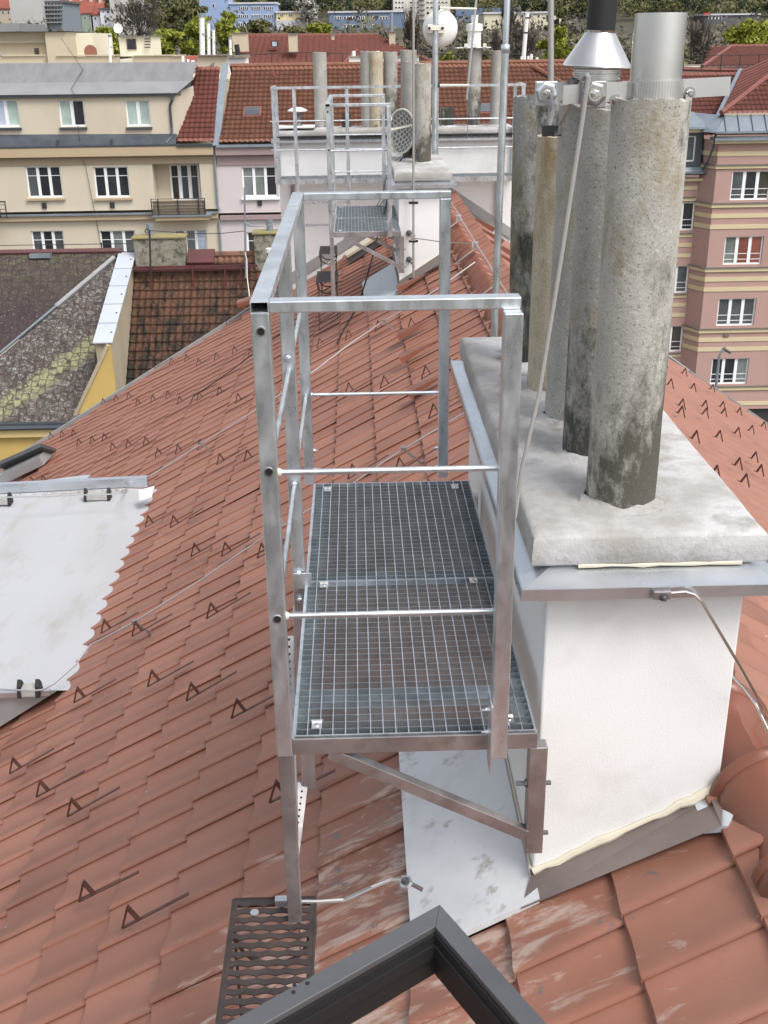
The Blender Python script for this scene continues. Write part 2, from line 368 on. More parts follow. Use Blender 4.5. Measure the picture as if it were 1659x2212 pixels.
# ridge tiles: flared half barrels
def ridge_mesh():
    n = 12; secs = [(0, .128, .050), (.010, .140, .057), (.028, .142, .058), (.040, .132, .050), (.055, .108, .034), (.12, .100, .026), (.22, .102, .024), (.28, .116, .03), (.31, .128, .038), (.352, .128, .038), (.372, .108, .02)]
    vs, fs = [], []
    for y, r, lift in secs:
        for j in range(n+1):
            a = math.pi*(j/n); cx, cz = math.cos(a), math.sin(a)
            flat = 1.0 if abs(cx) < .5 else 1.0
            vs.append((cx*r*1.0, y, cz*r*.80*flat+lift-.075-.045*abs(cx)))
    for i in range(len(secs)-1):
        for j in range(n): fs.append((i*(n+1)+j, (i+1)*(n+1)+j, (i+1)*(n+1)+j+1, i*(n+1)+j+1))
    fs.append(tuple(range(n, -1, -1)))
    me = bpy.data.meshes.new('ridge_tile'); me.from_pydata(vs, [], fs); me.materials.append(RIDGE)
    me.polygons.foreach_set('use_smooth', [True]*len(fs)); 
    try: me.set_sharp_from_angle(angle=math.radians(50))
    except Exception: pass
    me.update(); return me
RM_ = ridge_mesh(); y = -1.55
while y < 12.2:
    o = bpy.data.objects.new('ridge_tile', RM_); COL.objects.link(o); o.parent = house
    o.location = (XR-house.location.x+random.uniform(-.004, .004), y-house.location.y, ZR-.018-house.location.z); o.rotation_euler = (.03, 0, random.uniform(-.02, .02))
    y += .34
# verge flashings
b = MB(); b.bar((-7, YV, zL(-7)-.01), (WALLX[0], YV, zL(WALLX[0])-.01), .07, .05, (0, 0, 1)); b.build('verge_flashing', FLASHG, house)
b = MB(); b.bar((2.28, 12.55, zR(2.28)-.02), (4.5, 11.55, zR(4.5)-.02), .035, .04); b.bar((4.5, 11.55, zR(4.5)-.02), (7.2, 11.55, zR(7.2)-.02), .035, .04); b.build('verge_flashing', FLASHG, house)
# vent tiles: wedge shaped hoods, nose towards the eave
def wedge(nose, side, ln=.42, w=.13, h=.075):
    t = TL if side > 0 else TR; s = side; n = Vector((-t*s, 0, 1)).normalized(); U = Vector((s, 0, t)).normalized(); V = Vector((0, 1, 0)); p = Vector([float(q) for q in nose])+n*.03
    b = MB(); b.add([p, p+V*w, p+V*w+n*h, p+n*h, p+U*ln+V*w*.5], [(0, 1, 2, 3), (3, 2, 4), (1, 4, 2), (0, 3, 4)]); b.build('vent_tile', RIDGE, house)
for (x, y) in ((735, 880), (835, 1015), (945, 1155), (1070, 1320), (1175, 1500)):
    wedge(onR((1700+x/2.764)*.54, (600+(y+25)/2.764)*.54, .03), -1, .5, .12, .06)
for (u, v) in ((867, 735), (874, 785), (892, 860), (866, 631)):
    wedge(onL(u, v, .03), 1, .34, .14, .05)
# flashing beds on the slope
def bed(name, pts, m_, th=.012, par=house, h=.0):
    b = MB(); b.prism([(x, y, zL(x)+h) for x, y in pts], (0, 0, th)); return b.build(name, m_, par)
bed('flashing_sheet', [(.300, .112), (.66, .100), (.66, 2.3), (.300, 2.3)], WHITESH, .02, h=-.012)
bed('flashing_sheet', [(.26, 8.85), (.40, 8.56), (.62, 8.52), (.62, 10.1), (.24, 10.1)], BLUESH, .02, h=-.02)
b = MB(); p = [onL(*q, .06) for q in ((195, 1025), (160, 1066), (0, 1079), (-60, 1084), (-60, 1056), (0, 1050))]
b.prism([(q[0], q[1], q[2]+.05) for q in p][::-1], (0, 0, .012)); b.build('flashing_sheet', BLUESH, house)
bed('flashing_sheet', [(1.15, .05), (1.19, .10), (1.19, .6), (1.10, .6), (1.10, .08)], BLUESH, .02, h=-.03)
# roof window beyond the dormer (open sash seen edge on)
rw = thing('roof_window', 'dark open roof window on the far tiles behind the dormer', 'roof window', onL(60, 1020))
a, c = onL(108, 992), onL(28, 1040)
b = MB(); b.bar((a[0], a[1], a[2]+.16), (c[0]-.1, c[1], c[2]+.20), .34, .05, (-.3, .75, 1)); b.build('sash', ANTH, rw)
b = MB(); b.bar((a[0]-.04, a[1]-.05, a[2]+.06), (c[0]-.1, c[1]-.05, c[2]+.10), .30, .12, (-.6, 0, 1)); b.build('frame', FLASHG, rw)

# ------------------------------------------------------------------ dormer with the pale flat roof
dm = thing('flat_roof_dormer', 'pale grey membrane flat roof of the dormer at the left edge', 'dormer', (-3, 5.2, -2.6))
DZ = -2.03
b = MB(); n = 20; vs = []
yy = [3.52+(6.82-3.52)*i/n for i in range(n+1)]
vs = [(-6.5, y, DZ-.16) for y in yy]+[(-3.6, y, DZ-.06+.012*math.sin(y*3)) for y in yy]+[(-1.93, y, DZ+.01*math.sin(y*5)) for y in yy]+[(-1.60, y, zL(-1.60)-.05) for y in yy]
fs = [(k*(n+1)+i, (k+1)*(n+1)+i, (k+1)*(n+1)+i+1, k*(n+1)+i+1) for k in range(3) for i in range(n)]
b.add(vs, fs); b.build('membrane', MEMB, dm, smooth=True)
b = MB(); b.prism([(-1.72, 3.52, DZ-.02), (-6.5, 3.52, DZ-.18), (-6.5, 3.52, -5), (-6.4, 3.52, zL(-6.4)-.2)], (0, 3.3, 0)); b.build('wall', FLASHG, dm)
b = MB(); b.bar((-1.75, 3.50, DZ-.01), (-6.5, 3.50, DZ-.17), .03, .035); b.build('edge_trim', ZINC, dm); b = MB(); b.bar((-1.72, 6.86, DZ+.05), (-6.5, 6.86, DZ-.09), .06, .09); b.build('edge_trim', ZINC, dm)
b = MB(); b.prism([at(300, 1062, 2, DZ+.14), at(334, 1052, 2, DZ+.14), at(328, 1076, 2, DZ+.09), at(302, 1084, 2, DZ+.08)], (0, 0, .012)); b.build('corner_flashing', BLUESH, dm)
# leaf litter along the far parapet
b = MB()
for i in range(260):
    x = -1.85-abs(random.gauss(0, .55)); y = 6.78-abs(random.gauss(0, .06)); z = DZ+.012+(x+1.9)*.03; a = random.uniform(0, 6.3); s = random.uniform(.006, .02)
    b.add([(x, y, z), (x+math.cos(a)*s, y+math.sin(a)*s, z+.006), (x+math.cos(a+1)*s*.6, y+math.sin(a+1)*s*.6, z+.002)], [(0, 1, 2)])
b.build('leaf_litter', mat('dry_leaves', (.16, .10, .06), (.25, .17, .1), scale=60), dm, kind='stuff')
# black wire holders on the dormer
def holder(p, label, group=None, w=.13):
    h = thing('wire_holder', label, 'wire holder', p, group)
    for s in (-1, 1):
        b = MB(); b.prism([(p[0]+s*w/2-.012, p[1]-.05, p[2]), (p[0]+s*w/2-.012, p[1]+.05, p[2]), (p[0]+s*w/2-.012, p[1]+.03, p[2]+.07), (p[0]+s*w/2-.012, p[1], p[2]+.105), (p[0]+s*w/2-.012, p[1]-.03, p[2]+.07)], (.024, 0, 0)); b.build('bracket', BLACK, h)
    b = MB(); b.box(p[0]-w/2+.012, p[0]+w/2-.012, p[1]-.04, p[1]+.04, p[2]+.005, p[2]+.055); b.build('block', mat('concrete_block', (.33, .32, .30), (.42, .41, .39), scale=20, rough=.8), h)
    return h
p1 = at(212, 1078, 2, DZ+.01); p2 = at(-2, 1088, 2, DZ-.01); p3 = at(66, 1499, 2, DZ-.02)
holder(p1, 'black bracketed wire holder amid leaf litter at the far edge of the flat roof', w=.20)
holder(p2, 'black wire holder cut by the left picture edge at the far flat roof edge', w=.20)
holder(p3, 'black wire holder at the near corner of the pale flat roof', w=.11)

rw = thing('roof_window', 'roof window with cream board and black edge under the farther platform', 'roof window', onL(780, 545))
a, c = onL(752, 566), onL(822, 522)
MB().bar((a[0], a[1], a[2]+.05), (c[0], c[1], c[2]+.05), .30, .10, (-.5, 0, 1)).build('frame', ANTH, rw)
MB().bar((a[0]-.02, a[1]-.10, a[2]+.11), (c[0]-.02, c[1]-.10, c[2]+.11), .17, .03, (-.5, -.2, 1)).build('board', BEIB, rw)
# ------------------------------------------------------------------ snow guards
def guard_meshes(side):
    t = TL if side > 0 else TR; U = Vector((side, 0, t)).normalized(); N_ = Vector((-t*side, 0, 1)).normalized(); V = Vector((0, 1, 0))
    out = []
    foot, back, apex = N_*.012, U*.075+N_*.012, U*.028+Vector((0, 0, .098))
    b = MB(); b.bar(foot, apex, .009, .006, V); out.append(('front_leg', b))
    b = MB(); b.bar(apex-U*.003, back, .026, .005, N_); out.append(('back_plate', b))
    b = MB(); b.bar(foot if side > 0 else back, U*(.30 if side > 0 else .10)+N_*.010, .015, .004, N_); out.append(('base_strap', b))
    res = []
    for nm, b in out:
        me = bpy.data.meshes.new(nm); me.from_pydata(b.v, [], b.f); me.materials.append(BRNM); res.append((nm, me))
    return res
GM = {1: guard_meshes(1), -1: guard_meshes(-1)}
def guard(p, side, label, group):
    g = thing('snow_guard', label, 'snow guard', (p[0], p[1], p[2]+.035), group)
    g.rotation_euler = (0, 0, random.uniform(-.06, .06)); 
    for nm, me in GM[side]:
        o = bpy.data.objects.new(nm, me); COL.objects.link(o); o.parent = g
near = [((262, 1962), 'snow guard nearest the brown step grate in the lower left'), ((168, 1907), 'snow guard up and left of the one by the step grate'),
        ((143, 1728), 'snow guard in the lower left trio, rightmost of the three'), ((76, 1688), 'snow guard in the lower left trio, middle of the three'), ((18, 1640), 'snow guard in the lower left trio, by the left picture edge'),
        ((500, 1513), 'snow guard left of the near platform front post, nearest to it'), ((402, 1478), 'snow guard in the middle of the row of three left of the front post'), ((318, 1450), 'snow guard leftmost of the row of three left of the front post'),
        ((158, 1487), 'snow guard beside the near corner of the pale flat roof'), ((446, 1304), 'snow guard standing alone between the wire and the near platform'), ((284, 1345), 'snow guard right under the lightning wire clamp bracket'),
        ((217, 1340), 'snow guard between the pale flat roof and the wire clamp bracket'), ((412, 1175), 'snow guard leftmost of the row of three level with the platform bolts'), ((478, 1173), 'snow guard in the middle of the row of three level with the platform bolts'),
        ((556, 1175), 'snow guard touching the lightning wire beside the platform post'), ((313, 1115), 'snow guard close to the flat roof corner, left of a pair'), ((367, 1115), 'snow guard close to the flat roof corner, right of a pair'),
        ((583, 1690), 'snow guard half hidden behind the near platform front leg')]
for (u, v), lab in near:
    p = onL(u, v, .14); guard(p, 1, 'brown '+lab, 'snow guards on the left tiled slope')
far3 = [(210,770),(258,762),(307,757),(330,797),(387,787),(440,775),(475,815),(542,803),(618,790),(670,840),(757,825),(853,805),(937,865),(1055,850),(585,625),(650,608),(715,590),(765,615),(850,597),(937,573),(1017,605),(437,622),(492,608),(547,597),(667,465),(732,447),(797,432),(848,450),(925,425),(1003,398),(1072,408),(977,275),(1370,365),(1493,560),(1645,530),(1493,330),(1622,290),(25,915),(68,915),(125,962),(175,955),(1505,915)]
TRIO = {0: 'of the trio by the verge above the dark roof window', 3: 'of the second trio right of the dark roof window', 6: 'of the third trio, above the far flat roof edge', 9: 'of the trio touched by the upper lightning wire',
        14: 'of the trio under the black roof cable, near its end', 17: 'of the trio crossed by the black roof cable', 21: 'of the trio at the verge before the ochre wall', 24: 'of the trio at the verge before the clay roof', 27: 'of the trio highest up towards the railing corner'}
for k, (x, y) in enumerate(far3):
    p = onL(.5*x, 553+.5*y, .12); lab = 'small brown snow guard among those beyond the dormer on the left slope'; grp = 'snow guards scattered on the far left slope'
    for q in TRIO:
        if q <= k < q+3: lab = 'small '+('left', 'middle', 'right')[k-q]+' snow guard '+TRIO[q]; grp = 'snow guards in trios on the far left slope'
    if k == 12: lab = 'brown snow guard left one of the pair beside the platform post'
    if k == 13: lab = 'brown snow guard right one of the pair beside the platform post'
    guard(p, 1, lab, grp)
for (u, v) in ((912, 797), (928, 880), (854, 997), (882, 693)):
    guard(onL(u, v, .12), 1, 'brown snow guard on the tiles seen through the near platform railing', 'snow guards seen through the railing')
RLAB = {(625,1165): 'big dark snow guard whose foot touches the concrete slab edge', (882,1238): 'lowest dark snow guard on the right slope', (440,853): 'dark snow guard above the slab edge, second nearest to it', (820,1093): 'dark snow guard above the lowest one on the right slope', (1010,1152): 'dark snow guard near the right picture edge, lower of two', (960,1037): 'dark snow guard near the right picture edge, upper of two', (645,848): 'dark snow guard second from left in its row of four', (805,818): 'dark snow guard third from left in its row of four', (925,797): 'dark snow guard rightmost of its row of four', (575,433): 'dark snow guard at the right verge below the street lamp'}
for (x, y) in [(158,215),(330,290),(210,388),(410,425),(575,433),(315,568),(310,632),(515,577),(520,648),(668,585),(682,643),(815,638),(1030,762),(925,797),(805,818),(645,848),(440,853),(960,1037),(820,1093),(1010,1152),(882,1238),(625,1165)]:
    guard(onR((2600+x/2.2127)*.54, (1350+y/2.2127)*.54, .12), -1, RLAB.get((x, y), 'dark brown triangular snow guard on the upper part of the right slope'), 'snow guards on the right slope')

# ================================================================== STEEL PLATFORMS
def grating(par, x0, x1, y0, y1, z, pitch=.0305, each=True):
    """one panel: deep bearing bars across, thin rods along, edging"""
    b = MB(); t = .003
    b.box(x0, x1, y0, y0+t, z-.027, z+.001); b.box(x0, x1, y1-t, y1, z-.027, z+.001); b.box(x0, x0+t, y0+t, y1-t, z-.027, z+.0005); b.box(x1-t, x1, y0+t, y1-t, z-.027, z+.0005)
    b.build('grating_frame', GALV, par)
    ny = max(1, round((y1-y0)/pitch)); nx = max(1, round((x1-x0)/.0315)); A, B_ = MB(), MB()
    me1 = me2 = None
    for i in range(1, ny):
        y = y0+(y1-y0)*i/ny
        if each:
            if me1 is None:
                o = MB().box(x0+t, x1-t, y-.001, y+.001, z-.025, z-.001).build('bearing_bar', GRT, par); me1 = o.data; yb = y
            else:
                o = bpy.data.objects.new('bearing_bar', me1); COL.objects.link(o); o.parent = par; o.location = (0, y-yb, 0)
        else: A.box(x0+t, x1-t, y-.001, y+.001, z-.025, z-.001)
    for i in range(1, nx):
        x = x0+(x1-x0)*i/nx
        if each:
            if me2 is None:
                o = MB().box(x-.0013, x+.0013, y0+t, y1-t, z-.006, z).build('cross_rod', GALV, par); me2 = o.data; xb = x
            else:
                o = bpy.data.objects.new('cross_rod', me2); COL.objects.link(o); o.parent = par; o.location = (x-xb, 0, 0)
        else: B_.box(x-.0013, x+.0013, y0+t, y1-t, z-.006, z)
    if not each: A.build('bearing_bars', GRT, par, kind='stuff'); B_.build('cross_rods', GALV, par, kind='stuff')
def ang(b, a, c, w, h, t=.005):
    """angle section running a->c along x or y: vertical leaf + bottom flange"""
    pass
def rhs(b, x0, x1, y0, y1, z0, z1, t=.0028):
    """hollow box section open at its near end, running in y"""
    b.box(x0, x1, y0, y1, z1-t, z1); b.box(x0, x1, y0, y1, z0, z0+t); b.box(x0, x0+t, y0, y1, z0+t, z1-t); b.box(x1-t, x1, y0, y1, z0+t, z1-t)
def bolt(par, p, ax, r=.008, m_=None, washer=True):
    b = MB(); ax = Vector(ax)
    if washer: b.lathe([(0, 0), (r*1.6, 0), (r*1.6, .002), (0, .002)], p, 12, ax)
    b.lathe([(r, .002), (r, .009), (r*.8, .0105), (0, .0105)], p, 6, ax); b.lathe([(r*.5, .0105), (r*.5, .018), (0, .018)], p, 8, ax)
    return b.build('bolt', m_ or ZINC, par)
H1, H2, HT = .7067, .3394, 1.10
def platform(ox, oy, L, label, loc_label, near=True):
    P = thing('roof_platform', label, 'platform', (ox+.3, oy+L/2, 0)); Wd = .607
    X = lambda x: ox+x
    Y = lambda y: oy+y
    gl = L if not near else .86
    seams = [0, .86, 1.7157] if near else [0, .85, L]
    for i in range(2): grating(P, X(0), X(Wd), Y(seams[i]+.002), Y(seams[i+1]-.002), 0, each=near or True)
    # carrying frame of angles
    b = MB(); b.box(X(-.004), X(Wd+.004), Y(-.009), Y(-.003), -.048, -.003); b.box(X(-.004), X(Wd+.004), Y(-.003), Y(.036), -.048, -.042); b.build('front_beam', GALVB, P, bevel=.001)
    b = MB(); b.box(X(-.004), X(Wd+.004), Y(L+.003), Y(L+.009), -.048, -.003); b.box(X(-.004), X(Wd+.004), Y(L-.036), Y(L+.003), -.048, -.042); b.build('rear_beam', GALV, P)
    b = MB(); b.box(X(-.0), X(.045), Y(.036), Y(L-.036), -.035, -.030); b.box(X(-.006), X(-.0005), Y(-.003), Y(L), -.048, -.003); b.build('side_beam', GALV, P)
    b = MB(); b.box(X(Wd-.045), X(Wd), Y(.036), Y(L-.036), -.035, -.030); b.box(X(Wd+.0005), X(Wd+.006), Y(-.003), Y(L), -.048, -.012); b.build('side_beam', GALV, P)
    for yy in (seams[1], .30*L if False else .17):
        b = MB(); b.box(X(.045), X(Wd-.045), Y(yy-.04), Y(yy+.04), -.033, -.029); b.build('cross_beam', GALV, P)
    # posts
    def post(x, y0, z0, z1, w=.04, d=.04, m_=GALV):
        return MB().box(X(x-w/2), X(x+w/2), Y(y0), Y(y0+d), z0, z1).build('post', m_, P, bevel=.003)
    pf = post(-.0254, -.0084, -.055, HT-.026)
    MB().box(X(-.043), X(-.006), Y(-.004), Y(.028), -.60, -.055).build('leg', GALVB, P, bevel=.002)
    MB().box(X(-.016), X(-.012), Y(-.008), Y(-.005), -.70, -.60).build('leg_tip', GALVB, P)
    if near:
        for z in (1.035, .715, .34):
            b = MB(); b.lathe([(.0075, -.004), (.0105, .0), (.0105, .0025), (.008, .0025), (.0075, -.003), (0, -.003)], (X(-.0254), Y(-.0086), z), 14, (0, -1, 0)); h = b.build('bolt_hole', STEEL, P)
            MB().lathe([(0, 0), (.0075, 0), (.0075, .0012), (0, .0012)], (X(-.0254), Y(-.0088), z), 14, (0, -1, 0)).build('hole_shade', HOLE, P)  # black disc on the face, its colour standing in for shade inside the hole
    pm = post(-.0254, .846, -.10, HT-.026)
    for z in ((.745, .345, .04, -.055) if near else ()): bolt(P, (X(-.0254), Y(.845), z), (0, -1, 0), .010)
    if near: MB().box(X(-.042), X(.016), Y(.83), Y(.836), -.01, .045).build('bracket_plate', GALV, P, bevel=.001)
    yb = 1.7975-.02 if near else L-.0
    pb = post(-.0254, yb, -.03, HT-.026)
    if near:
        for z in (.11, .03): bolt(P, (X(-.005), Y(yb+.02), z), (1, 0, 0), .006)
    pr = post(.5092, -.050, -.048, HT-.026, d=.040, m_=GALV)
    MB().box(X(.484), X(.488), Y(-.075), Y(-.009), -.075, .12).build('flange_plate', GALV, P)
    for z in (.02, .085): bolt(P, (X(.484), Y(-.03), z), (-1, 0, 0), .006)
    post(.5092, yb, -.01, HT-.026)
    if near:
        for z in (.11, .03): bolt(P, (X(.489), Y(yb+.02), z), (-1, 0, 0), .006)
    # rails
    b = MB(); rhs(b, X(-.0454), X(-.0054), Y(-.0135), Y(yb+.042), HT-.026, HT); b.build('top_rail', GALV, P, bevel=.0015)
    MB().box(X(-.0424), X(-.0084), Y(.09), Y(.095), HT-.023, HT-.003).build('rail_shade_plate', HOLE, P)  # black plate stands in for the shade inside the open hollow rail
    b = MB(); b.box(X(-.0052), X(.5292), Y(-.012), Y(.028), HT-.026, HT); b.build('top_rail', GALV, P, bevel=.003)
    b = MB(); b.box(X(-.0052), X(.5292), Y(yb), Y(yb+.04), HT-.026, HT); b.build('top_rail', GALV, P, bevel=.003)
    for z in (H1, H2):
        for yy in (.008, yb+.02):
            b = MB(); b.tube([(X(-.005), Y(yy), z), (X(.492), Y(yy), z)], .0072, 12); b.build('mid_rail', GALV, P, smooth=True)
            b = MB(); b.lathe([(.0105, 0), (.010, .003), (.0075, .007)], (X(-.005), Y(yy), z), 12, (1, 0, 0)); b.build('weld', SEAL if yy < .1 and near else GALV, P, smooth=True)
        b = MB(); b.tube([(X(-.0254), Y(.033), z), (X(-.0254), Y(yb), z)], .0072, 12); b.build('mid_rail', GALV, P, smooth=True)
    # grating clips
    for cx, cy in ((.055, .045), (.545, .05), (.055, .83), (.535, .835), (.05, L-.07), (.545, L-.07)):
        b = MB(); b.box(X(cx-.013), X(cx+.013), Y(cy-.017), Y(cy+.017), .001, .0035); b.box(X(cx-.016), X(cx+.016), Y(cy+.012), Y(cy+.017), .0035, .008); c = b.build('clip', ALU, P)
        MB().lathe([(.006, .0035), (.006, .006), (0, .006)], (X(cx), Y(cy-.002), 0), 8).build('clip_screw', STEEL, P)
    # wall bracket: upright on the chimney side and the diagonal
    for yy in ((.0, seams[1], L-.04)):
        MB().box(X(.593), X(.640), Y(yy-.006), Y(yy+.034), -.385, -.049).build('wall_upright', GALVB if yy == 0 else GALV, P, bevel=.003)
        b = MB(); b.bar((X(.09), Y(yy+.006), -.052), (X(.594), Y(yy+.006), -.325), .028, .032, (0, 0, 1)); b.build('brace', GALVB, P, bevel=.001)
        for z in (-.17, -.33): 
            b = MB(); b.tube([(X(.565), Y(yy+.012), z), (X(.655), Y(yy+.012), z)], .006, 8); b.lathe([(.011, 0), (.011, .008), (0, .008)], (X(.588), Y(yy+.012), z), 6, (1, 0, 0)); b.build('anchor_bolt', ANTH, P)
    return P
PN = platform(0, 0, 1.7157, 'large galvanised steel service platform with guard rail in the foreground', '')
PM = platform(-.016, 7.95, 1.65, 'small farther galvanised service platform beside the middle white chimney', '')
# perforated struts below the near platform
def perf(par, a, c, w=.03):
    a, c = Vector(a), Vector(c); d = (c-a).normalized(); r = d.cross(Vector((0, 1, 0))).normalized(); f = r.cross(d)
    if f.y > 0: f = -f
    b = MB(); b.bar(a, c, w, .004, f); b.bar(a-r*w/2-f*.012, c-r*w/2-f*.012, .004, .026, f); b.bar(a+r*w/2-f*.012, c+r*w/2-f*.012, .004, .026, f)
    s = b.build('perforated_strut', GALVB, par); n = int((c-a).length/.022)
    h = MB()
    for i in range(n):
        p = a+d*(i+.5)*.022; h.lathe([(.0042, .0022), (0, .0022)], p, 8, f)
    h.build('strut_hole_shade', HOLE, par, kind='stuff')  # flat black discs painted for the shade in the punched holes
p = at(655, 1690, 1, .86); q = at(640, 1935, 1, .70)
perf(PN, (p[0]-.001, .86, p[2]), (q[0], .62, zL(q[0])+.14), .032)
MB().box(-.05, .0, .846, .886, p[2]-.02, -.10).build('leg', GALV, PN, bevel=.002)
p = at(640, 1620, 1, .5); perf(PN, (p[0]-.012, .60, -.05), (-.045, .30, -.60), .026)

# long walkway on the broad far chimney
FW = thing('wall_walkway', 'long galvanised walkway with guard rail across the broad white far chimney', 'walkway', (.7, 12.3, 0))
grating(FW, -.77, 2.25, 12.16, 12.58, 0, each=False)
MB().box(-.78, 2.26, 12.148, 12.157, -.055, .006).build('front_beam', GALV, FW)
pe = [at(594, 300, 1, 12.13)[0], at(639, 300, 1, 12.13)[0], at(751, 300, 1, 12.13)[0], at(1127, 300, 1, 12.13)[0], at(943, 300, 1, 12.13)[0]]
for k, x in enumerate(pe):
    MB().box(x-.022, x+.022, 12.105, 12.145, -.05 if k in (0, 3, 4) else -1.0, 1.07).build('post', GALV, FW, bevel=.002)
for x in (-.79, 2.24): MB().box(x-.02, x+.02, 12.56, 12.6, -.02, 1.07).build('post', GALV, FW, bevel=.002)
MB().box(pe[0]-.025, pe[3]+.025, 12.10, 12.145, 1.071, 1.10).build('top_rail', GALV, FW)
MB().box(pe[0]-.02, pe[0]+.02, 12.146, 12.6, 1.072, 1.10).build('top_rail', GALV, FW); MB().box(pe[3]-.02, pe[3]+.02, 12.146, 12.6, 1.072, 1.10).build('top_rail', GALV, FW)
for z in (.70, .36):
    MB().tube([(pe[0]-.05, 12.125, z), (pe[3]+.05, 12.125, z)], .008, 8).build('mid_rail', GALV, FW, smooth=True)
    for x in (pe[0], pe[3]): MB().tube([(x, 12.13, z), (x, 12.6, z)], .008, 8).build('mid_rail', GALV, FW, smooth=True)
for z in (-.28, -.56): MB().box(pe[1]+.02, pe[2]-.02, 12.11, 12.13, z-.015, z+.015).build('mid_rail', GALV, FW)
for x in (-.62, 2.06):
    b = MB(); b.bar((x, 12.18, -.06), (x, 12.58, -.5), .04, .03, (1, 0, 0)); b.bar((x, 12.585, -.06), (x, 12.585, -.62), .04, .03, (1, 0, 0)); b.build('bracket', GALVB, FW)

# ------------------------------------------------------------------ step grates on the tiles
def step_grate(x0, x1, y0, y1, z, label, rows, P_=.050, stairs=False):
    G = thing('step_grate', label, 'step grate', ((x0+x1)/2, (y0+y1)/2, z))
    n = 48; A = .0085; pitch = (y1-y0)/rows; b = MB()
    def g(k, x):
        return max(.0008, A*abs(math.sin(math.pi*(x-x0-.01)/P_+(math.pi/2 if k % 2 else 0)))**.6) if x0+.012 < x < x1-.012 else .0
    for k in range(rows):
        ym0, ym1 = y0+pitch*k, y0+pitch*(k+1); vs = []
        for i in range(n+1):
            x = x0+(x1-x0)*i/n; lo_ = ym0+(g(k, x) if k else 0); hi_ = ym1-(g(k+1, x) if k < rows-1 else 0)
            vs += [(x, lo_, z), (x, hi_, z), (x, hi_, z-.004), (x, lo_, z-.004)]
        fs = []
        for i in range(n):
            a, c = i*4, i*4+4; fs += [(a, c, c+1, a+1), (a+1, c+1, c+2, a+2), (a+3, a+2, c+2, c+3), (a, a+3, c+3, c)]
        b.add(vs, fs)
    b.build('tread', RUST, G)
    b = MB(); b.box(x0-.004, x0, y0, y1, z-.032, z+.002); b.box(x1, x1+.004, y0, y1, z-.032, z+.002); b.box(x0, x1, y1, y1+.004, z-.03, z+.002); b.build('rim', RUST, G)
    for yy in (y0+.12, y1-.10):
        b = MB(); pts = [((x0+x1)/2+math.cos(a)*.10, yy, z-.04-math.sin(a)*.10) for a in [math.pi*i/10 for i in range(11)]]
        b.tube(pts, .006, 6); b.bar((x0+.01, yy, z-.02), (x0+.01, yy, zL(x0)+.03), .02, .006, (1, 0, 0)); b.bar((x1-.01, yy, z-.02), (x1-.01, yy, zL(x1)+.03), .02, .006, (1, 0, 0)); b.bar((x0+.01, yy, zL(x0)+.035), (x1+.02, yy, zL(x1+.02)+.04), .02, .006, (0, 0, 1)); b.build('bracket', RUST, G)
    return G
z = -.60
a, c = at(505, 1943, 2, z), at(680, 1946, 2, z)
G = step_grate(a[0]+.0, c[0]-.0, a[1]-.62, a[1], z, 'dark brown perforated step grate under the front leg of the near platform', 20)
MB().lathe([(.012, 0), (.012, .003), (0, .003)], at(550, 1972, 2, z+.001), 10).build('rivet', ZINC, G)
b = MB(); q = at(610, 1947, 2, z+.01); b.box(q[0]-.02, q[0]+.015, q[1]-.01, q[1]+.012, z, z+.02); b.build('bolt', ZINC, G)
a, c = at(684, 602, 2, -.62), at(729, 602, 2, -.62)
step_grate(a[0], c[0], a[1]-.18, a[1]+.38, -.62, 'dark brown step grate at the foot of the farther platform leg, nearer of two', 14)
a, c = at(690, 545, 2, -.62), at(727, 545, 2, -.62)
step_grate(a[0], c[0], a[1]-.10, a[1]+.4, -.62, 'dark brown step grate beneath the farther platform, farther of two', 14)

# ================================================================== CHIMNEYS
def slab_mesh(b, x0, x1, y0, y1, z0, z1, jit=.003, step=.08, seed=1):
    r = random.Random(seed); per = []
    nx, ny = max(2, int((x1-x0)/step)), max(2, int((y1-y0)/step))
    for i in range(nx): per.append((x0+(x1-x0)*i/nx, y0))
    for i in range(ny): per.append((x1, y0+(y1-y0)*i/ny))
    for i in range(nx): per.append((x1-(x1-x0)*i/nx, y1))
    for i in range(ny): per.append((x0, y1-(y1-y0)*i/ny))
    cx, cy = (x0+x1)/2, (y0+y1)/2; n = len(per); vs = []
    pj = [(r.gauss(0, jit), r.gauss(0, jit*.6)) for _ in per]
    for ins, z in ((.006, z0), (.0, z0+.008), (.003, z1-.012), (.008, z1-.004), (.018, z1), (.12, z1+.002)):
        for (x, y), (jx, jz) in zip(per, pj):
            e = abs(jx)*.5 if ins < .1 else 0
            vs.append((min(max(x, x0+ins+e), x1-ins-e), min(max(y, y0+ins+e), y1-ins-e), z+jz*(.6 if ins < .03 else .15)))
    fs = [(k*n+i, k*n+(i+1) % n, (k+1)*n+(i+1) % n, (k+1)*n+i) for k in range(5) for i in range(n)]+[tuple(5*n+i for i in range(n)), tuple(range(n-1, -1, -1))]
    b.add(vs, fs)
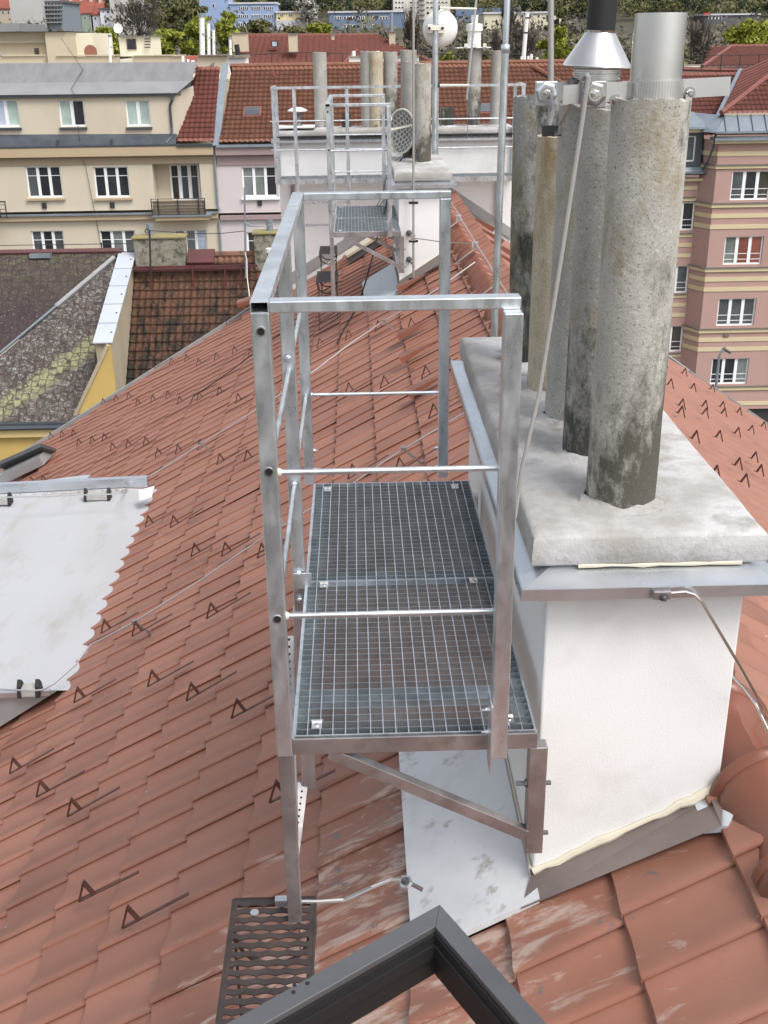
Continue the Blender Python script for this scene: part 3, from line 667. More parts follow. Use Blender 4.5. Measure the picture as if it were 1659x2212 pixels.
def flue(par, x, y, z0, z1, r, m_, tilt=(0, 0), name='flue_pipe', hollow=True, n=28):
    """tube with wall thickness and open top; origin at its foot"""
    k = 9; V_ = []; prof = [(r*1.0, i/(k-1)) for i in range(k)]
    me = bpy.data.meshes.new(name); vs = []; fs = []
    rings = [(r, z1*0+h) for _, h in prof]
    R_ = [(r, h*(z1-z0)) for _, h in prof]+[(r-.014, z1-z0), (r-.016, (z1-z0)*.6), (0.001, (z1-z0)*.6)]
    rr = random.Random(int(x*1000+y*77))
    for i, (q, h) in enumerate(R_):
        for j in range(n):
            a = 2*math.pi*j/n; e = 1+rr.gauss(0, .006 if m_ is not ALU else .001); chip = rr.gauss(0, .003 if m_ is not ALU else .0) if i in (k-1, k) else 0
            vs.append((math.cos(a)*q*e+tilt[0]*h, math.sin(a)*q*e+tilt[1]*h, h+chip))
    for i in range(len(R_)-1):
        for j in range(n): fs.append((i*n+j, i*n+(j+1) % n, (i+1)*n+(j+1) % n, (i+1)*n+j))
    me.from_pydata(vs, [], fs); me.materials.append(m_); me.polygons.foreach_set('use_smooth', [True]*len(fs))
    try: me.set_sharp_from_angle(angle=math.radians(50))
    except Exception: pass
    o = bpy.data.objects.new(name, me); COL.objects.link(o); o.parent = par; w = wloc(par); o.location = (x-w.x, y-w.y, z0-w.z)
    return o
def collar(par, x, y, z, r, seed):
    """rough mortar bedding round a pipe"""
    b = MB(); rr = random.Random(seed); n = 22; vs = []
    for q, h in ((r-.002, .020), (r+.006, .014), (r+.016, .007), (r+.038, -.003)):
        vs += [(x+math.cos(2*math.pi*j/n)*(q+rr.gauss(0, .006)), y+math.sin(2*math.pi*j/n)*(q+rr.gauss(0, .006)), z+h+rr.gauss(0, .002)) for j in range(n)]
    b.add(vs, [(i*n+j, i*n+(j+1) % n, (i+1)*n+(j+1) % n, (i+1)*n+j) for i in range(3) for j in range(n)]); return b.build('mortar_collar', SLAB, par, smooth=True)
def chimney(label, x0, x1, y0, y1, base, pipes, seed, m_=PLASTER, ztop=.335, over=.045):
    C_ = thing('chimney', label, 'chimney', ((x0+x1)/2, (y0+y1)/2, base+.6))
    b = MB(); b.box(x0, x1, y0, y1, base, ztop); b.build('wall', m_, C_, bevel=.006)
    b = MB(); f = .075                                              # sheet metal drip tray with turned-down lip
    b.quad((x0-f, y0-f, ztop-.005), (x1+f, y0-f, ztop-.005), (x1-.02, y0+.02, ztop+.028), (x0+.02, y0+.02, ztop+.028))
    b.quad((x0-f, y1+f, ztop-.005), (x0-f, y0-f, ztop-.005), (x0+.02, y0+.02, ztop+.028), (x0+.02, y1-.02, ztop+.028))
    b.quad((x1+f, y0-f, ztop-.005), (x1+f, y1+f, ztop-.005), (x1-.02, y1-.02, ztop+.028), (x1-.02, y0+.02, ztop+.028))
    b.quad((x1+f, y1+f, ztop-.005), (x0-f, y1+f, ztop-.005), (x0+.02, y1-.02, ztop+.028), (x1-.02, y1-.02, ztop+.028))
    t = .004
    b.box(x0-f-t, x1+f+t, y0-f-t, y0-f, ztop-.032, ztop-.001); b.box(x0-f-t, x1+f+t, y1+f, y1+f+t, ztop-.032, ztop-.001)
    b.box(x0-f-t, x0-f, y0-f, y1+f, ztop-.032, ztop-.001); b.box(x1+f, x1+f+t, y0-f, y1+f, ztop-.032, ztop-.001)
    b.build('drip_tray', ZINC, C_)
    b = MB(); slab_mesh(b, x0-over, x1+over, y0-.01, y1+over, ztop+.028, ztop+.112, seed=seed); b.build('slab', SLAB, C_, smooth=True)
    for k, (x, y, r, h, mi, tl) in enumerate(pipes):
        flue(C_, x, y, ztop+.105, ztop+.12+h, r, PIPE[mi], tl); collar(C_, x, y, ztop+.112, r, seed*10+k)
    return C_
# near chimney: pipes in a row away from the camera
def zat(u, v, y): return at(u, v, 1, y)[2]
NP = [(.885, .43, .0925, zat(1402, 212, .43)-.455, 0, (.0, .0)), (.885, .80, .0925, zat(1300, 232, .8)-.455, 1, (0, 0)), (.885, 1.13, .0925, zat(1240, 228, 1.13)-.455, 2, (0, 0)),
      (.875, 1.46, .0925, zat(1193, 293, 1.46)-.455, 3, (0, 0)), (.855, 1.84, .0925, zat(1160, 208, 1.84)-.455, 4, (-.01, 0))]
CN = chimney('big white rendered chimney at right with five tall fibre cement pipes beside the near platform', .655, 1.17, .20, 2.2, -1.05, NP, 3)
# flashings round its foot
b = MB()
T0, T1 = at(1130, 1890, 1, .192), at(1560, 1705, 1, .192); B0, B1 = onL(1124.5, 1964, .004), onL(1559, 1784, .004)
b.quad((B0[0], B0[1], B0[2]+.004), (B1[0], B1[1], B1[2]+.004), (1.178, .19, T1[2]), (.648, .19, T0[2])); b.quad((.648, .19, T0[2]), (1.178, .19, T1[2]), (1.178, .199, T1[2]+.002), (.648, .199, T0[2]+.002))
b.quad((B1[0], B1[1], B1[2]+.004), (B1[0]+.01, .35, T1[2]-.0), (1.179, .35, T1[2]+.08), (1.179, .19, T1[2]))
b.build('front_flashing', FLASHB, CN)
b = MB(); b.prism([(.649, .185, T0[2]-.04), (.649, .185, T0[2]+.0), (.649, 2.2, T0[2]+.0), (.649, 2.2, T0[2]-.07)], (-.004, 0, 0)); b.prism([(.645, .18, zL(.645)+.035), (.645, .18, T0[2]+.01), (.645, 2.2, T0[2]+.01), (.645, 2.2, zL(.645)+.035)], (-.003, 0, 0)); b.build('side_flashing', FLASHG, CN)
b = MB(); b.tube([(.655+.515*i/14, .193, T0[2]+(T1[2]-T0[2])*i/14+.008+random.gauss(0, .003)) for i in range(15)], [.010+random.uniform(-.003, .006) for _ in range(15)], 8); b.build('sealant_bead', SEAL, CN, smooth=True)
b = MB(); b.tube([(.649, .2+.1*i, T0[2]+.014) for i in range(20)], .004, 6); b.build('sealant_bead', SEAL, CN)
b = MB(); b.tube([(.73+.42*i/10, .193, .362+random.gauss(0,.001)) for i in range(11)], [.0045+random.uniform(-.001,.002) for _ in range(11)], 6); b.build('sealant_bead', SEAL, CN)
# aluminium flue liner out of the nearest pipe, clamped by a flat bar yoke
zt = .455+NP[0][3]
def ringbar(par, cx, cy, z, r, xl, xr, h=.042, tiltz=.0, name='clamp_bar'):
    """two flat bars meeting in half rings round a pipe; only the near half is drawn thick"""
    b = MB(); pts = [(xl, cy-.004, z+tiltz*(xl-cx)), (cx-r-.004, cy-.004, z-tiltz*r)]+[(cx-math.cos(a)*(r+.003), cy-.004-math.sin(a)*(r+.003), z-tiltz*math.cos(a)*r) for a in [math.pi*i/30 for i in range(1, 30)]]+[(cx+r+.004, cy-.004, z+tiltz*r), (xr, cy-.004, z+tiltz*(xr-cx))]
    t = .004
    for p, q in zip(pts[:-1], pts[1:]):
        d = Vector((q[0]-p[0], q[1]-p[1], 0)).normalized(); nrm = Vector((d.y, -d.x, 0))*t
        P0, Q0 = Vector(p), Vector(q)
        b.add([P0+Vector((0, 0, -h/2)), Q0+Vector((0, 0, -h/2)), Q0+Vector((0, 0, h/2)), P0+Vector((0, 0, h/2)), P0+nrm+Vector((0, 0, -h/2)), Q0+nrm+Vector((0, 0, -h/2)), Q0+nrm+Vector((0, 0, h/2)), P0+nrm+Vector((0, 0, h/2))],
              [(3,2,1,0),(4,5,6,7),(0,1,5,4),(1,2,6,5),(2,3,7,6),(3,0,4,7)])
    o = b.build(name, ALU, par); return o
q0 = at(1413, 200, 1, .43); rl = .5*(at(1470, 110, 1, .43)[0]-at(1360, 110, 1, .43)[0]); zt2 = zat(1417, 28, .43)
fl = flue(CN, q0[0], .43, zt-.03, zt2, rl, ALU, (.01, 0), 'flue_liner')
xl, xr = at(1226, 228, 1, .36)[0], at(1596, 185, 1, .36)[0]; zc = zat(1410, 205, .36)
tz = (zat(1590, 187, .43)-zat(1226, 229, .36))/(xr-xl)
ringbar(CN, q0[0], .43, zt+.018, rl, xl, xr, .042, .035)
for u, v in ((1489, 201), (1330, 217)):
    p = at(u, v, 1, .42); bolt(CN, (p[0], .421, p[2]), (0, -1, 0), .009, GALVB)
# second yoke and chimney cap behind
q1 = at(1287, 180, 1, 1.0); rc = .5*(at(1338, 175, 1, 1.0)[0]-at(1236, 175, 1, 1.0)[0])
ringbar(CN, q1[0], 1.0, zat(1300, 196, 1.0), rc, at(1167, 190, 1, 1.0)[0], at(1360, 190, 1, 1.0)[0], .05, .0)
prof = []; zb, ze = zat(1285, 212, 1.0), zat(1285, 142, 1.0)
for i in range(29): prof.append((rc*(1.0 if i % 4 in (0, 1) else .955), (ze-zb)*i/28))
b = MB(); b.lathe(prof, (q1[0], 1.0, zb), 28, (.015, 0, 1)); b.build('corrugated_liner', ALU, CN, smooth=True)
rb = .5*(at(1358, 145, 1, 1.0)[0]-at(1211, 145, 1, 1.0)[0]); rt = .5*(at(1333, 70, 1, 1.0)[0]-at(1268, 70, 1, 1.0)[0]); zc0, zc1 = zat(1284, 144, 1.0), zat(1300, 71, 1.0); xc = q1[0]
b = MB(); b.lathe([(rb-.004, -.002), (rb, 0), (rb*.985, .006), (rt, zc1-zc0), (rt+.003, zc1-zc0+.006)], (xc, 1.0, zc0), 40, (.05, 0, 1)); b.build('cone_cap', STEEL, CN, smooth=True)
b = MB(); b.lathe([(rt-.002, 0), (rt-.002, .42), (0, .42)], (xc+(zc1-zc0)*.05, 1.0, zc1-.004), 28, (.03, 0, 1)); b.build('black_flue', BLACK, CN, smooth=True)
for u, v in ((1238, 177), (1343, 192)):
    p = at(u, v, 1, .99); b = MB(); b.lathe([(.014, 0), (.014, .012), (.008, .016), (.008, .05), (0, .05)], (p[0], .985, p[2]), 6, (-.3, -1, 0)); b.build('clamp_bolt', ANTH, CN)
# cast clamps on the yokes
def cast_clamp(u, v, y, s, m_, name='cross_clamp'):
    p = at(u, v, 1, y); b = MB(); b.lathe([(s*.9, 0), (s, .008), (s, .016), (s*.8, .02), (0, .02)], (p[0], y+.01, p[2]), 6, (0, -1, 0)); b.box(p[0]-s*.95, p[0]+s*.95, y-.004, y+.012, p[2]-s*1.05, p[2]+s*.95)
    o = b.build(name, m_, CN, bevel=.003); bolt(CN, (p[0], y-.012, p[2]), (0, -1, 0), .010, STEEL); return o
cast_clamp(1283, 203, .40, .030, GALVB); cast_clamp(1180, 201, .97, .033, ZINC)
# lightning rods tied to the near pipes
LR = thing('lightning_rod', 'thin bent lightning rod leaning from the slab up to the clamp on the near pipes', 'lightning rod', at(1112, 1118, 1, .26))
a = at(1112, 1118, 1, .26); c = at(1262, 235, 1, .385); d_ = at(1272, 168, 1, .385)
pts = [a]; mid = at(1128, 1010, 1, .28); mid2 = at(1165, 850, 1, .32); mid3 = at(1212, 560, 1, .36)
pts += [mid, mid2, mid3, c, at(1266, 200, 1, .385), d_, at(1268, 162, 1, .40), at(1262, 168, 1, .42), at(1232, 225, 1, .55), at(1210, 268, 1, .7)]
b = MB(); b.tube(pts, .0055, 8); b.build('rod', WIRED, LR, smooth=True)
b = MB(); b.tube([at(1190, 205, 1, .95), at(1196, 235, 1, .9), at(1186, 282, 1, .8), at(1184, 292, 1, .8)], .0055, 8); b.tube([at(1184, 278, 1, .78), at(1196, 290, 1, .78), at(1210, 285, 1, .75), at(1212, 272, 1, .75)], .007, 8); b.build('loop', GALVB, LR, smooth=True)
b = MB(); p = at(1196, 281, 1, .78); b.box(p[0]-.03, p[0]+.02, .77, .79, p[2]-.015, p[2]+.012); b.build('terminal', BLACK, LR)
T_ = thing('antenna_mast', 'tall pale tube mast rising behind the front right post of the near platform', 'mast', (at(1065, 765, 1, 2.45)[0], 2.45, zL(.64)))
x0_, x1_ = at(1066, 760, 1, 2.45), at(1096, 0, 1, 2.45)
kx = (x1_[0]-x0_[0])/(x1_[2]-x0_[2])
def mp_(z): return (x0_[0]+kx*(z-x0_[2]), 2.45, z)
zj = at(1091, 98, 1, 2.45)[2]
b = MB(); b.tube([mp_(-.7), mp_(zj)], .0155, 14); b.lathe([(.0155, 0), (.018, .004), (.018, .03), (.0155, .034)], mp_(zj-.03), 14); b.build('lower_tube', GALV, T_, smooth=True)
b = MB(); b.tube([mp_(zj), mp_(x1_[2]+1.2)], .0125, 12); b.build('upper_tube', GALV, T_, smooth=True)
T2 = thing('lightning_rod', 'grey lightning rod ending at the clamp bar left of the cone shaped cap', 'lightning rod', at(1190, 182, 1, 1.9))
b = MB(); p = at(1190, 183, 1, 1.9); q = at(1190, -60, 1, 1.9); b.tube([p, q], .011, 10); b.tube([(p[0], p[1], .5), p], .009, 8); b.build('rod', WIRED, T2, smooth=True)
# conductor at the front drip edge
CO = thing('lightning_conductor', 'bent bright conductor wire clamped to the drip edge of the near chimney', 'conductor', at(1430, 1280, 1, .12))
b = MB(); p = at(1430, 1281, 1, .115); b.box(p[0]-.026, p[0]+.02, .10, .118, p[2]-.012, p[2]+.012); b.build('clamp', GALVB, CO, bevel=.003); bolt(CO, (p[0]+.0, .10, p[2]-.004), (0, -1, 0), .007, ANTH)
b = MB(); b.tube([at(1418, 1283, 1, .105), at(1480, 1278, 1, .105), at(1500, 1284, 1, .105), at(1515, 1300, 1, .105), at(1560, 1375, 1, .105), at(1602, 1446, 1, .12), at(1628, 1492, 1, .16), at(1680, 1590, 1, .2)], .0042, 8); b.build('wire', STEEL, CO, smooth=True)
b = MB(); b.tube([at(1575, 1450, 1, .40), at(1592, 1472, 1, .30), at(1608, 1486, 1, .25), at(1632, 1520, 1, .2), at(1675, 1610, 1, .15)], .0042, 8); b.build('wire', STEEL, CO, smooth=True)

# middle chimney
z2 = .455
def base_pipe(u, v, z): return at(u, v, 2, z)
q = base_pipe(914, 352, z2); r2 = .5*(at(932, 340, 1, q[1])[0]-at(896, 340, 1, q[1])[0])
MP = [(q[0], q[1]+r2, r2, zat(914, 137, q[1]+r2)-z2, 0, (0, 0)), (q[0]-.10, q[1]+.50, r2, zat(893, 132, q[1]+.5)-z2, 1, (0, 0)), (q[0]-.10, q[1]+.95, r2, 1.05, 2, (0, 0))]
CM = chimney('middle white rendered chimney with a tall stained pipe and a grid dish antenna', .60, 1.075, 8.60, 10.3, -1.1, MP, 5)
b = MB(); T0, T1 = (.592, 8.59, zL(.592)+.09), (1.083, 8.59, zL(1.083)+.10)
b.quad((.585, 8.50, zL(.585)+.03), (1.09, 8.50, zL(1.09)+.035), T1, T0); b.build('front_flashing', FLASHB, CM)
b = MB(); b.prism([(.594, 8.58, zL(.594)+.03), (.594, 8.58, zL(.594)+.11), (.594, 10.3, zL(.594)+.11), (.594, 10.3, zL(.594)+.03)], (-.003, 0, 0)); b.build('side_flashing', FLASHB, CM)
b = MB(); b.tube([(.60+.475*i/8, 8.592, T0[2]+(T1[2]-T0[2])*i/8+.006) for i in range(9)], .006, 6); b.build('sealant_bead', SEAL, CM)
R2 = thing('lightning_rod', 'thin lightning rod held by three clamps on the front of the middle chimney', 'lightning rod', at(893, 605, 1, 8.5))
a, c = at(893, 606, 1, 8.50), at(893.5, 0, 1, 8.50)
b = MB(); b.tube([a, (c[0], 8.50, c[2]+.5)], .011, 10); b.build('rod', WIRED, R2, smooth=True)
for v in (438, 521, 603): 
    p = at(893, v, 1, 8.485); b = MB(); b.box(p[0]-.045, p[0]+.045, 8.478, 8.49, p[2]-.012, p[2]+.012); b.build('clamp', BLACK, R2, bevel=.004)
for v in (505, 562):
    p = at(884, v, 1, 8.55); b = MB(); b.lathe([(.028, 0), (.03, .01), (.02, .03), (0, .035)], (p[0], 8.598, p[2]), 12, (0, -1, 0)); b.tube([(p[0], 8.57, p[2]), (p[0]+.05, 8.50, p[2]-.06)], .008, 6); b.build('stand_off', ANTH, R2)
b = MB(); p = at(892, 514, 1, 8.485); q = onL(1022, 522, .2); b.tube([p, ((p[0]+q[0])/2, (p[1]+q[1])/2, (p[2]+q[2]+.2)/2-.02), (q[0], q[1], q[2]+.18)], .005, 6); b.box(p[0]-.025, p[0]+.025, 8.47, 8.482, p[2]-.025, p[2]+.03); b.build('side_wire', WIRE, R2)

# broad far chimney
XF0, XF1 = -.80, 2.24
FP = []
for u, ub, vt, vb, r, mi in ((694, 695, 113, 275, .085, 2), (797, 798, 111, 270, .10, 2), (813, 814, 112, 262, .085, 3), (844, 845, 112, 262, .085, 1), (1022, 1023, 105, 268, .085, 1), (1072, 1072, 109, 268, .085, 2), (966, 966, 232, 270, .085, 4), (749, 749, 246, 270, .06, 4), (885, 885, 125, 270, .05, 1)):
    y = 12.95+random.uniform(-.05, .1); p = at(ub, vb, 1, y); FP.append((p[0], y, r*1.05, at(u, vt, 1, y)[2]-.56, mi, (0, 0)))
CF = chimney('broad white rendered chimney across the ridge end behind the long walkway', XF0, XF1, 12.62, 13.35, -2.3, FP, 9, m_=PLASTER, ztop=.44)
b = MB(); b.prism([(XR, 12.60, ZR+.05), (XR, 12.60, ZR+.20), (XF1+.05, 12.60, zR(XF1+.05)+.20), (XF1+.05, 12.60, zR(XF1+.05)+.05)], (0, .012, 0)); b.prism([(XR, 12.60, ZR+.05), (XR, 12.60, ZR+.20), (XF0-.02, 12.60, zL(XF0-.02)+.20), (XF0-.02, 12.60, zL(XF0-.02)+.05)], (0, .012, 0)); b.build('base_flashing', FLASHG, CF)
MB().box(XF0-.06, XF1+.06, 12.555, 12.60, .475, .490).build('gap_shade_bar', BLACK, CF)  # solid black bar standing in for the shade between slab and tray
# small mushroom vent with its tray
V_ = thing('roof_vent', 'small white capped vent pipe at the left end of the broad far chimney', 'vent', at(644, 280, 1, 12.85))
p = at(644, 277, 1, 12.85); zt_ = zat(644, 240, 12.85)
b = MB(); b.lathe([(.045, 0)]+[(.05+(.008 if i % 2 else -.004), .03*i) for i in range(1, 9)], (p[0], 12.85, p[2]), 14); b.build('ribbed_pipe', ANTH, V_)
b = MB(); b.lathe([(.02, -.01), (.13, .0), (.13, .01), (.06, .045), (0, .05)], (p[0], 12.85, zt_), 18); b.build('cap', PLW, V_, smooth=True)
MB().box(p[0]-.26, p[0]+.22, 12.62, 13.0, .585, .60).build('tray', PLW, V_)
# wide vented cowl on the pipe right of the round dish
K_ = thing('flue_cowl', 'white slotted flue cowl on a flat plate over the pipe right of the round dish', 'flue cowl', at(1022, 103, 1, 13.0))
p = at(1024, 103, 1, 13.0); z0_ = p[2]
MB().box(at(985, 103, 1, 13)[0], at(1058, 103, 1, 13)[0], 12.85, 13.12, z0_-.004, z0_+.008).build('plate', PLW, K_)
hh = zat(1024, 60, 13.0)-z0_
b = MB(); b.lathe([(.085, 0), (.085, hh*.35), (.089, hh*.36), (.089, hh*.4), (.085, hh*.41), (.085, hh*.8), (.105, hh*.81), (.105, hh*1.15), (.04, hh*1.2), (.05, hh*1.6), (0, hh*1.6)], (p[0], 13.0, z0_+.008), 20); b.build('cowl_body', PLW, K_, smooth=True)
for s in (-.12, .0, .12): MB().box(p[0]+s-.02, p[0]+s+.02, 12.83, 12.86, z0_+.01, z0_+.05).build('clip', PLC, K_)

# round dish on its mast
D_ = thing('dish_antenna', 'round white microwave dish on the tall galvanised mast behind the middle chimney', 'dish antenna', at(940, 385, 1, 11.4))
pb, pt_ = at(938, 392, 1, 11.4), at(942, 0, 1, 11.4)
b = MB(); b.tube([pb, (pt_[0], 11.4, pt_[2]+.6)], .034, 14); b.build('mast', GALV, D_, smooth=True)
p = at(951, 62, 1, 11.52); R_ = .5*(at(989, 62, 1, 11.52)[0]-at(913, 62, 1, 11.52)[0])
b = MB(); b.lathe([(0, 0), (R_*.5, .004), (R_*.8, .02), (R_*.97, .05), (R_, .075), (R_*.98, .10), (R_*.9, .115), (0, .12)], p, 40, (.06, 1, .04)); b.build('dish', PLW, D_, smooth=True)
p2_ = at(941, 62, 1, 11.47)
b = MB(); b.box(p2_[0]-.03, p2_[0]+.10, 11.46, 11.53, p2_[2]-.05, p2_[2]+.06); b.box(p2_[0]-.10, p2_[0]-.04, 11.36, 11.53, p2_[2]-.045, p2_[2]+.045); b.box(p2_[0]-.10, p2_[0]+.10, 11.345, 11.375, p2_[2]-.02, p2_[2]+.03); b.build('mount', PLC, D_, bevel=.005)
for dx in (-.08, .07): MB().lathe([(.015, 0), (.015, .02), (0, .02)], (p2_[0]+dx, 11.345, p2_[2]+.005), 8, (0, -1, 0)).build('mount_bolt', BLACK, D_)
R3 = thing('lightning_rod', 'slender lightning rod strapped to the dish mast by two horizontal stays', 'lightning rod', at(1014, 275, 1, 12.3))
a, c, e = at(1008, 215, 1, 11.9), at(1029, 0, 1, 11.9), at(1010, 215, 1, 11.9)
b = MB(); b.tube([a, c, (2*c[0]-a[0], 11.9, 2*c[2]-a[2])], .013, 8); b.build('rod', WIRE, R3, smooth=True)
b = MB(); b.tube([a, at(1010, 250, 1, 12.3), at(1010, 300, 1, 12.5)], .004, 6); b.build('drop_wire', WIRED, R3)
for v in (17, 184):
    p, q = at(941, v, 1, 11.45), at(1029 if v < 100 else 1012, v+(2 if v < 100 else 0), 1, 11.86); b = MB(); b.tube([p, q], .012, 8); b.build('stay', PLC, R3); MB().tube([at(936, v, 1, 11.42), at(950, v, 1, 11.42)], .026, 8).build('clamp', BLACK, R3)
# grid dish
GD = thing('grid_dish', 'grey honeycomb dish antenna with cream rim turned left on the middle chimney', 'dish antenna', at(868, 330, 1, 9.9))
cp = Vector(at(866, 284, 1, 9.75)); half = .5*(zat(866, 237, 9.75)-zat(866, 331, 9.75))/math.cos(math.radians(12))
nrm = Vector((-.80, -.60, .12)).normalized(); up = Vector((0, 0, 1)); up = (up-nrm*up.dot(nrm)).normalized(); rt_ = up.cross(nrm)
def dp(a, b_, d=0): 
    r = math.hypot(a, b_); return cp+rt_*a*half+up*b_*half-nrm*(.16*half*(1-r*r))*1.6+nrm*d
b = MB(); b.tube([dp(math.cos(t), math.sin(t)) for t in [2*math.pi*i/40 for i in range(41)]], .010, 8, cap=False); b.build('rim', PLC, GD, smooth=True)
b = MB(); n = 10; hs_ = .135
vs = []; fs = []
for i in range(-9, 10):
    for j in range(-9, 10):
        cx_, cy_ = hs_*1.5*i, hs_*math.sqrt(3)*(j+.5*(i % 2))
        hexp = [(cx_+hs_*math.cos(k*math.pi/3), cy_+hs_*math.sin(k*math.pi/3)) for k in range(6)]
        if max(math.hypot(*q) for q in hexp) > 1.08 : continue
        inn = [(cx_+hs_*.74*math.cos(k*math.pi/3), cy_+hs_*.74*math.sin(k*math.pi/3)) for k in range(6)]
        n0 = len(vs); vs += [dp(*q) for q in hexp]+[dp(*q) for q in inn]
        fs += [(n0+k, n0+(k+1) % 6, n0+6+(k+1) % 6, n0+6+k) for k in range(6)]
b.add(vs, fs); b.build('honeycomb', DISHG, GD, kind='stuff')
b = MB(); n = 24; vs = [dp(0, 0, -.02)]
for rr_ in (.5, .98): vs += [dp(math.cos(2*math.pi*i/n)*rr_, math.sin(2*math.pi*i/n)*rr_, -.02) for i in range(n)]
fs = [(0, 1+i, 1+(i+1) % n) for i in range(n)]+[(1+i, 1+n+i, 1+n+(i+1) % n, 1+(i+1) % n) for i in range(n)]
b.add(vs, fs); b.build('reflector', mat('reflector_grey', (.27, .27, .27), (.33, .33, .32), scale=30, rough=.6), GD, smooth=True)
fc_ = cp+nrm*.17+rt_*.0
b = MB(); 
for t in (.35, 2.5, 4.4): b.bar(fc_, dp(math.cos(t), math.sin(t)), .022, .012, nrm)
b.build('feed_arms', PLC, GD); MB().lathe([(.03, 0), (.03, .05), (0, .05)], fc_-nrm*.04, 10, nrm).build('feed', PLC, GD)
b = MB(); q = dp(.2, -.8, -.08); b.lathe([(.05, 0), (.05, .09), (0, .09)], q, 10, -nrm); b.tube([q-nrm*.06, (q.x+.08, q.y+.05, .46)], .018, 8); b.build('mount', BLACK, GD)

# ------------------------------------------------------------------ wires on the roof
def wire(label, pts, r, m_, holders=(), cat='wire', name='lightning_wire'):
    t = thing(name, label, cat, pts[0])
    b = MB(); P_ = []
    pts = [Vector([float(q) for q in p]) for p in pts]
    for p, q in zip(pts[:-1], pts[1:]):
        k = max(1, int((q-p).length/.25)); P_ += [p.lerp(q, i/k)+Vector((0, 0, -.006*math.sin(math.pi*i/k))) for i in range(k)]
    P_.append(pts[-1]); b.tube(P_, r, 7); b.build('strand', m_, t, smooth=True)
    for h in holders:
        h = Vector([float(q) for q in h]); b = MB(); b.bar(h, h-Vector((-.10, 0, .09)), .016, .004, (0, 1, 0)); b.bar(h-Vector((-.10, 0, .09)), h-Vector((-.20, 0, .03)), .016, .004, (0, 0, 1)); b.box(h.x-.015, h.x+.015, h.y-.015, h.y+.015, h.z-.01, h.z+.014); b.build('holder', GALVB, t)
    return t
H = .12
A_ = [onL(0, 1489, -.0)*1.0]
def L3(l, h): return [(*(onL(u, v, h)[:2]), onL(u, v, h)[2]+h) for u, v in l]
dz = [(*at(u, v, 2, DZ+.10)[:2], DZ+.10) for u, v in ((-60, 1486), (0, 1489), (70, 1492), (92, 1490))]
wire('bright lightning wire climbing from the near flat roof corner towards the ridge', dz+L3([(118, 1476), (165, 1434), (196, 1392), (217, 1382), (290, 1344), (420, 1262), (555, 1170), (640, 1118), (760, 1046), (829, 998), (872, 970), (1010, 888)], .11), .0055, WIRE, L3([(290, 1344), (872, 970)], .115))
dz = [(*at(u, v, 2, DZ+.2)[:2], DZ+.2) for u, v in ((-40, 1078), (10, 1074), (200, 1068), (262, 1067))]
wire('bright lightning wire from the far flat roof edge up to the ridge', dz+L3([(275, 1058), (435, 958), (545, 890), (680, 800), (750, 747), (829, 693), (947, 623), (1026, 566)], .11), .006, WIRE, L3([(435, 958), (650, 826), (829, 693)], .115))
wire('thin black cable lying over the left tiles near the chimney of the neighbours', L3([(411, 872), (418, 855), (440, 842), (500, 800), (545, 765), (575, 742), (640, 700)], .05), .006, BLACK, cat='cable', name='roof_cable')
rt2 = [(XR+.0, y, ZR+.16) for y in (2.6, 4, 5.5, 7, 8.5, 10, 11.5)]
t = wire('bright lightning wire held on white clips along the ridge tiles', rt2, .006, WIRE)
t.name = 'ridge_wire'
for y in (4.6, 6.3, 7.9, 9.6, 11.0):
    b = MB(); b.box(XR-.03, XR+.02, y-.03, y+.03, ZR+.10, ZR+.165); b.bar((XR-.02, y-.02, ZR+.1), (XR-.2, y-.04, ZR-.03), .012, .004, (0, 1, 0)); b.build('clip', ALU, t)
# cable dropping from the grid dish to the tiles
z6 = lambda x, y: ((1000+x/1.3825)*.54, (600+y/1.3825)*.54)
cb = [at(*z6(870, 10), 1, 9.7), at(*z6(830, 60), 1, 9.6), at(*z6(790, 120), 1, 9.55), at(*z6(770, 200), 1, 9.5), at(*z6(755, 300), 1, 9.3), at(*z6(715, 440), 1, 8.6), at(*z6(665, 640), 1, 8.0)]+L3([z6(620, 790), z6(585, 880), z6(520, 990), z6(482, 1068)], .03)
wire('black cable hanging from the grid dish past the farther platform onto the tiles', cb, .008, BLACK, cat='cable', name='antenna_cable')
cb = [at(*z6(880, 5), 1, 9.7), at(*z6(800, 60), 1, 9.7), at(*z6(745, 180), 1, 9.6), at(*z6(735, 250), 1, 9.5), at(*z6(700, 310), 1, 9.3), at(*z6(712, 315), 1, 9.3), at(*z6(745, 270), 1, 9.3)]
wire('thin grey cable looping behind the farther platform railing', cb, .005, ANTH, cat='cable', name='antenna_cable')
# short wire from the step grate to a clamp on the white sheet
gw = [(*at(u, v, 2, -.60)[:2], -.60) for u, v in ((600, 1948), (690, 1948), (740, 1945))]
wire('short pale wire from the step grate to the clamp at the white flashing edge', gw+[at(800, 1918, 1, .2), at(845, 1900, 1, .22), at(872, 1898, 1, .24)], .006, WIRE)
CL_ = thing('wire_clamp', 'small galvanised wire clamp at the edge of the white flashing sheet', 'clamp', onL(876, 1905))
p = at(876, 1901, 1, .24); b = MB(); b.lathe([(.022, 0), (.024, .006), (.018, .012), (0, .012)], (p[0], p[1], p[2]-.012), 6, (-.3, -.6, 1)); b.build('plate', ZINC, CL_); bolt(CL_, (p[0], p[1]-.005, p[2]), (-.3, -.6, 1), .008, ANTH); b = MB(); b.bar((p[0]+.01, p[1], p[2]-.01), (p[0]+.05, p[1]-.01, p[2]-.03), .012, .006); b.build('tail', GALVB, CL_)
